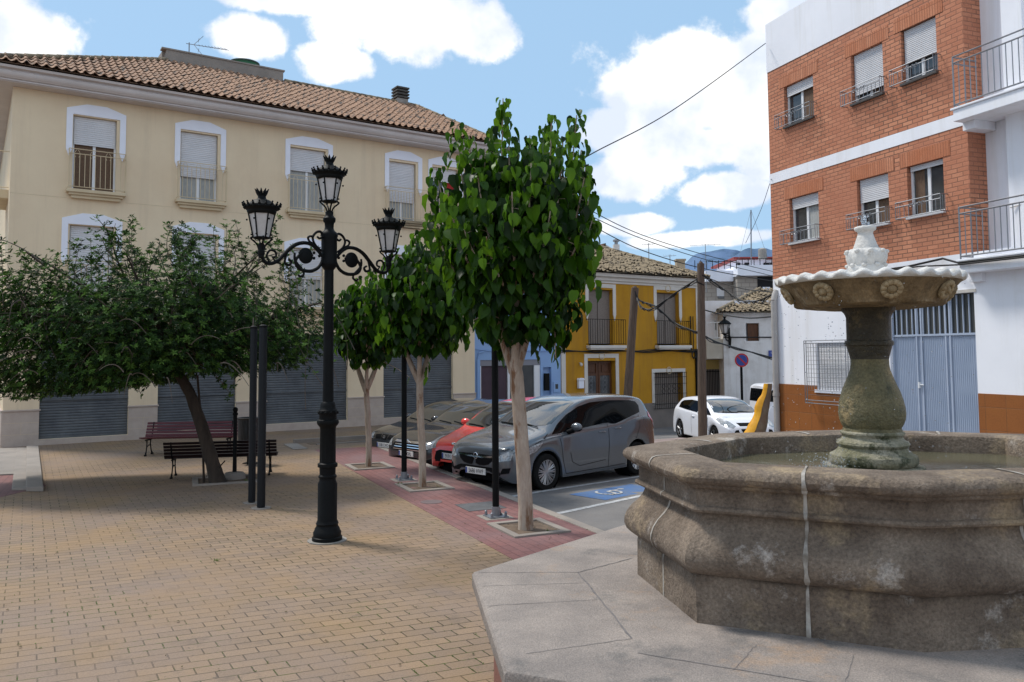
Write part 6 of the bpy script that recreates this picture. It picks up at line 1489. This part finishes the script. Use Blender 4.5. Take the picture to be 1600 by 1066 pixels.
meriva=dict(L=4.29,W=1.80,fo=.90,wb=2.64,wr=.325,zb=.20,tum=.21,paint=G_,
 top=[(0,.62),(.03,.72),(.08,.79),(.2,.86),(.5,.955),(.85,1.04),(1.0,1.085),(1.25,1.21),(1.6,1.38),(1.95,1.52),(2.3,1.59),(2.8,1.615),(3.4,1.595),(3.9,1.53),(4.05,1.46),(4.16,1.20),(4.24,.98),(4.28,.80),(4.29,.62)],
 belt=[(0,.58),(.1,.70),(.3,.80),(.7,.90),(1.1,.95),(2,1.0),(3,1.06),(3.7,1.16),(4.1,1.10),(4.29,.6)],hw=HWS(4.29),
 patches=[([(1.06,.975),(1.30,1.13),(1.60,1.29),(1.95,1.425),(2.3,1.485),(2.9,1.50),(3.5,1.475),(3.70,1.44),(3.76,1.36),(3.70,1.23),(3.4,1.17),(3.05,1.09),(2.86,1.055),(2.76,1.06),(2.66,1.085),(2.52,1.085),(2.1,1.05),(1.5,1.0)],'side_window',carglass,'side',.005,True,.06),
   (mirror_poly([(1.02,.0),(1.03,.25),(1.07,.45),(1.14,.62),(1.22,.70),(1.40,.675),(1.7,.64),(1.95,.60),(2.0,.45),(2.03,.2)]),'windshield',windscreen,'top',.005,False,.07),
   ([(.0,.64),(.0,.50),(.10,.47),(.22,.475),(.33,.50),(.42,.56),(.45,.625),(.44,.66),(.2,.665),(-.2,.665),(-.44,.66),(-.45,.625),(-.42,.56),(-.33,.50),(-.22,.475),(-.1,.47)],'grille',blackpl,'front',.006,False,.05),
   ([(.45,.655),(.45,.625),(.2,.610),(-.2,.610),(-.45,.625),(-.45,.655),(-.2,.642),(.2,.642)],'grille_bar',chrome,'front',.018,False,.05),
   ([(-.62,.27),(.62,.27),(.60,.39),(.40,.455),(-.40,.455),(-.60,.39)],'lower_grille',blackpl,'front',.004,False,.05),
   ([(-.66,.245),(.66,.245),(.66,.262),(-.66,.262)],'bumper_trim',chrome,'front',.010,False,.05),
   ([(.52,.60),(.60,.57),(.78,.60),(.80,.78),(.72,.74),(.60,.68)],'headlight',lampcl,'front',.006,True,.03),
   ([(.50,.80),(.62,.835),(.78,.86),(.73,.80),(.60,.715),(.42,.66),(.25,.62),(.22,.70)],'headlight',lampcl,'side',.005,True,.04),
   ([(.60,.35),(.76,.38),(.78,.47),(.66,.46)],'fog_light',blackpl,'front',.005,True,.03),
   ([(3.97,1.14),(4.08,1.03),(4.18,.86),(4.25,.90),(4.25,1.02),(4.15,1.18),(4.04,1.24)],'tail_light',tailred,'side',.008,True,.03)],
 seams=[[(1.20,.99),(1.26,.80),(1.30,.5),(1.38,.25)],[(2.62,1.06),(2.62,.7),(2.58,.25)],[(3.62,1.18),(3.60,.95),(3.48,.72),(3.28,.62)],[(1.38,.255),(2.6,.26),(3.1,.27)],[(1.5,.62),(1.55,.45),(1.75,.36),(2.5,.40)],[(.98,.99),(.85,.92),(.6,.84)]],
 handles=[(2.42,.93),(2.90,.97)],mirror=(1.52,1.06),plate=(.365,'5686 HWF'),wiper=1.02,spokes=13,dbl=True,extra=[badge('bolt',.632,.05)])
def hatch(L,W,H,fo,wb,paintm,plate,z_bonnet=.92,ws=(1.0,1.95),roofend=3.6,sp=8,bd='oval',bz=.62,pz=.45,wr=.30,gr=None,belt0=.88,extra=(),mz=None):
    a,b=ws; zb=.19
    top=[(0,.54),(.03,.64),(.08,.70),(.2,.76),(.5,z_bonnet-.07),(a-.12,z_bonnet),(a,z_bonnet+.04),((a+b)/2,(z_bonnet+.04+H-.05)/2+.05),(b,H-.055),(b+.4,H-.008),(b+.8,H),(roofend,H-.07),(roofend+.15,H-.14),(L-.25,z_bonnet+.06),(L-.08,z_bonnet-.02),(L-.02,.7),(L,.55)]
    if roofend+.15>L-.3: top=[p for p in top if p[0]<roofend]+[(roofend,H-.08),(L-.12,H-.35),(L-.04,z_bonnet-.05),(L,.55)]
    bl=[(0,.5),(.1,.62),(.3,.70),(.7,.80),(1.1,belt0),(2,belt0+.03),(3,belt0+.08),(L-.4,belt0+.12),(L,.55)]
    tp=lambda s:itp(top,s)
    side=[(a+.10,belt0+.03),(a+.35,tp(a+.35)-.13),(a+.7,tp(a+.7)-.12),(b+.2,H-.135),(b+.8,H-.115),(roofend-.25,H-.165),(roofend-.05,H-.24),(roofend-.05,belt0+.15),(3.0 if L>3.9 else 2.7,belt0+.10),(2,belt0+.05),(1.5,belt0+.035)]
    w=W/2
    P=[(side,'side_window',carglass,'side',.005,True,.07),
       (mirror_poly([(a+.0,.0),(a+.02,w*.4),(a+.08,w*.68),(a+.16,w*.80),((a+b)/2,w*.745),(b-.05,w*.69),(b,w*.45),(b+.02,.15)]),'windshield',windscreen,'top',.005,False,.08)]
    P+=gr or []
    return dict(L=L,W=W,fo=fo,wb=wb,wr=wr,zb=zb,tum=.22,paint=paintm,top=top,belt=bl,hw=HWS(L),patches=P,seams=[[(a+.25,belt0+.02),(a+.3,.6),(a+.36,.25)],[(b+.45,belt0+.03),(b+.45,.6),(b+.42,.25)]],
       handles=[(b+.3,belt0-.08)],mirror=(a+.42,mz or belt0+.08),plate=(pz,plate),wiper=a+.02,spokes=sp,extra=[badge(bd,bz)]+list(extra))
RD=paint('red_paint',(.78,.045,.035),0,.6,.25)
ka=hatch(3.62,1.66,1.50,.72,2.30,RD,'9191 GLB',z_bonnet=.93,ws=(.80,1.75),roofend=3.2,bz=.70,pz=.47,wr=.29,belt0=.90,gr=[
   ([(-.44,.27),(.44,.27),(.50,.40),(.46,.54),(.36,.575),(-.36,.575),(-.46,.54),(-.50,.40)],'grille',blackpl,'front',.005,False,.05),
   ([(.50,.60),(.62,.57),(.76,.62),(.78,.80),(.68,.80),(.56,.70)],'headlight',lampcl,'front',.006,True,.03),([(.22,.62),(.45,.70),(.55,.84),(.40,.80),(.24,.74)],'headlight',lampcl,'side',.006,True,.03)])
BK=paint('black_metallic_paint',(.012,.013,.016),.2,1.0,.22)
insignia=hatch(4.83,1.86,1.48,.96,2.74,BK,'1985 GRL',z_bonnet=.95,ws=(1.25,2.2),roofend=3.9,bd='bolt',bz=.66,pz=.42,belt0=.92,wr=.33,gr=[
   ([(-.46,.50),(-.30,.46),(.30,.46),(.46,.50),(.50,.60),(.46,.71),(-.46,.71),(-.50,.60)],'grille',blackpl,'front',.005,False,.05)]+
   [([(-.47+.02*k,.50+.052*k),(.47-.02*k,.50+.052*k),(.47-.02*k,.518+.052*k),(-.47+.02*k,.518+.052*k)],'grille_bar',chrome,'front',.012,False,.06) for k in range(3)]+
   [([(-.48,.655),(.48,.655),(.47,.70),(-.47,.70)],'grille_bar',chrome,'front',.014,False,.06),([(.56,.56),(.70,.55),(.84,.62),(.86,.76),(.76,.75),(.62,.66)],'headlight',lampcl,'front',.006,True,.03),([(.18,.58),(.50,.66),(.80,.82),(.62,.82),(.30,.72)],'headlight',lampcl,'side',.006,True,.03),
   ([(-.72,.235),(.72,.235),(.72,.252),(-.72,.252)],'bumper_trim',chrome,'front',.010,False,.06)])
DG=paint('dark_grey_paint',(.028,.030,.034),.3,1.0,.22)
seat=hatch(4.2,1.74,1.46,.88,2.58,DG,'3188 CWD',z_bonnet=.92,ws=(1.1,2.05),roofend=3.7,bd='s',bz=.635,pz=.44,belt0=.90,gr=[
   ([(-.10,.57),(.10,.57),(.13,.70),(-.13,.70)],'grille',blackpl,'front',.005,False,.03),([(.14,.58),(.36,.58),(.40,.68),(.16,.70)],'grille',blackpl,'front',.005,True,.03),([(-.55,.25),(.55,.25),(.6,.36),(-.6,.36)],'lower_grille',blackpl,'front',.005,False,.05),
   ([(.46,.58),(.62,.57),(.76,.64),(.74,.74),(.50,.70)],'headlight',lampcl,'front',.006,True,.03)])
WP=paint('white_car_paint',(.78,.80,.86),0,.6,.35)
focus=hatch(4.36,1.82,1.48,.93,2.65,WP,'4471 HDF',z_bonnet=.98,ws=(1.05,2.1),roofend=3.75,bd='oval',bz=.735,pz=.50,belt0=.93,wr=.315,sp=5,gr=[
   ([(-.42,.70),(.42,.70),(.46,.79),(-.46,.79)],'grille',blackpl,'front',.005,False,.04),([(-.30,.34),(.30,.34),(.42,.62),(-.42,.62)],'lower_grille',blackpl,'front',.005,False,.05),([(.44,.34),(.74,.36),(.60,.58),(.50,.60)],'lower_grille',blackpl,'front',.005,True,.04),
   ([(.54,.70),(.66,.64),(.84,.70),(.86,.90),(.78,.90),(.64,.82)],'headlight',lampcl,'front',.006,True,.03),([(.22,.70),(.50,.74),(.85,.94),(.60,.93),(.30,.84)],'headlight',lampcl,'side',.006,True,.03),([(4.12,.95),(4.3,.92),(4.3,.80),(4.2,.80)],'tail_light',tailred,'side',.006,True,.04)])
van=dict(L=4.38,W=1.80,fo=.85,wb=2.70,wr=.32,zb=.2,tum=.10,paint=WP,top=[(0,.6),(.05,.75),(.2,.95),(.7,1.10),(1.0,1.2),(1.7,1.70),(2.1,1.80),(3,1.82),(4.1,1.79),(4.28,1.70),(4.34,1.0),(4.38,.6)],
 belt=[(0,.5),(.2,.8),(1,1.0),(4.0,1.05),(4.38,.6)],hw=HWS(4.38)[:-4]+[(4.0,1.0),(4.25,.97),(4.38,.86)],
 patches=[([(1.35,1.06),(1.75,1.55),(2.35,1.58),(2.35,1.06)],'side_window',carglass,'side',.005,True,.08),([(2.5,1.08),(2.5,1.58),(3.2,1.58),(3.2,1.08)],'side_window',carglass,'side',.005,True,.08),([(3.35,1.08),(3.35,1.58),(4.05,1.56),(4.12,1.45),(4.15,1.12)],'side_window',carglass,'side',.006,True,.08),
   (mirror_poly([(1.0,0),(1.1,.6),(1.7,.62),(1.75,0.1)]),'windshield',windscreen,'top',.005,False,.08),([(-.7,1.1),(.7,1.1),(.66,1.6),(-.66,1.6)],'rear_window',carglass,'rear',.005,False,.1)],
 seams=[[(2.42,1.6),(2.42,.3)],[(3.28,1.6),(3.28,.3)],[(2.4,.95),(4.1,.95)]],handles=[(2.3,.95)],mirror=(1.55,1.1),plate=(.45,'2207 FKD'),wiper=1.05)
def place(cfg,x,y,h,label,cat='car',dz=0,z=None,**k):
    hh=Vector(h).normalized(); cx,cy=x-hh.x*cfg['L']/2,y-hh.y*cfg['L']/2
    return car(cfg,(x,y,(roadh(cy) if z is None else z)+dz),hh,label,cat,**k)
place(meriva,-.66,14.42,HD,'grey compact minivan with dark side windows parked nose to the kerb nearest the fountain',z=-.12)
place(ka,-1.20,15.75,HD,'small bright red hatchback between the grey minivan and the black saloon',z=-.14)
place(insignia,-2.36,18.0,HD,'glossy black saloon with a chrome barred grille beside the red hatchback',z=-.30)
place(seat,-3.20,20.1,HD,'dark grey hatchback at the far left end of the parked row',z=-.36)
place(focus,7.35,24.75,(.20,-.98),'white five door hatchback parked behind the upright wooden pole')
place(van,13.9,32.3,(.99,.1),'white high roofed van partly hidden by the brick building corner','van',z=-.72,name='parked_van')
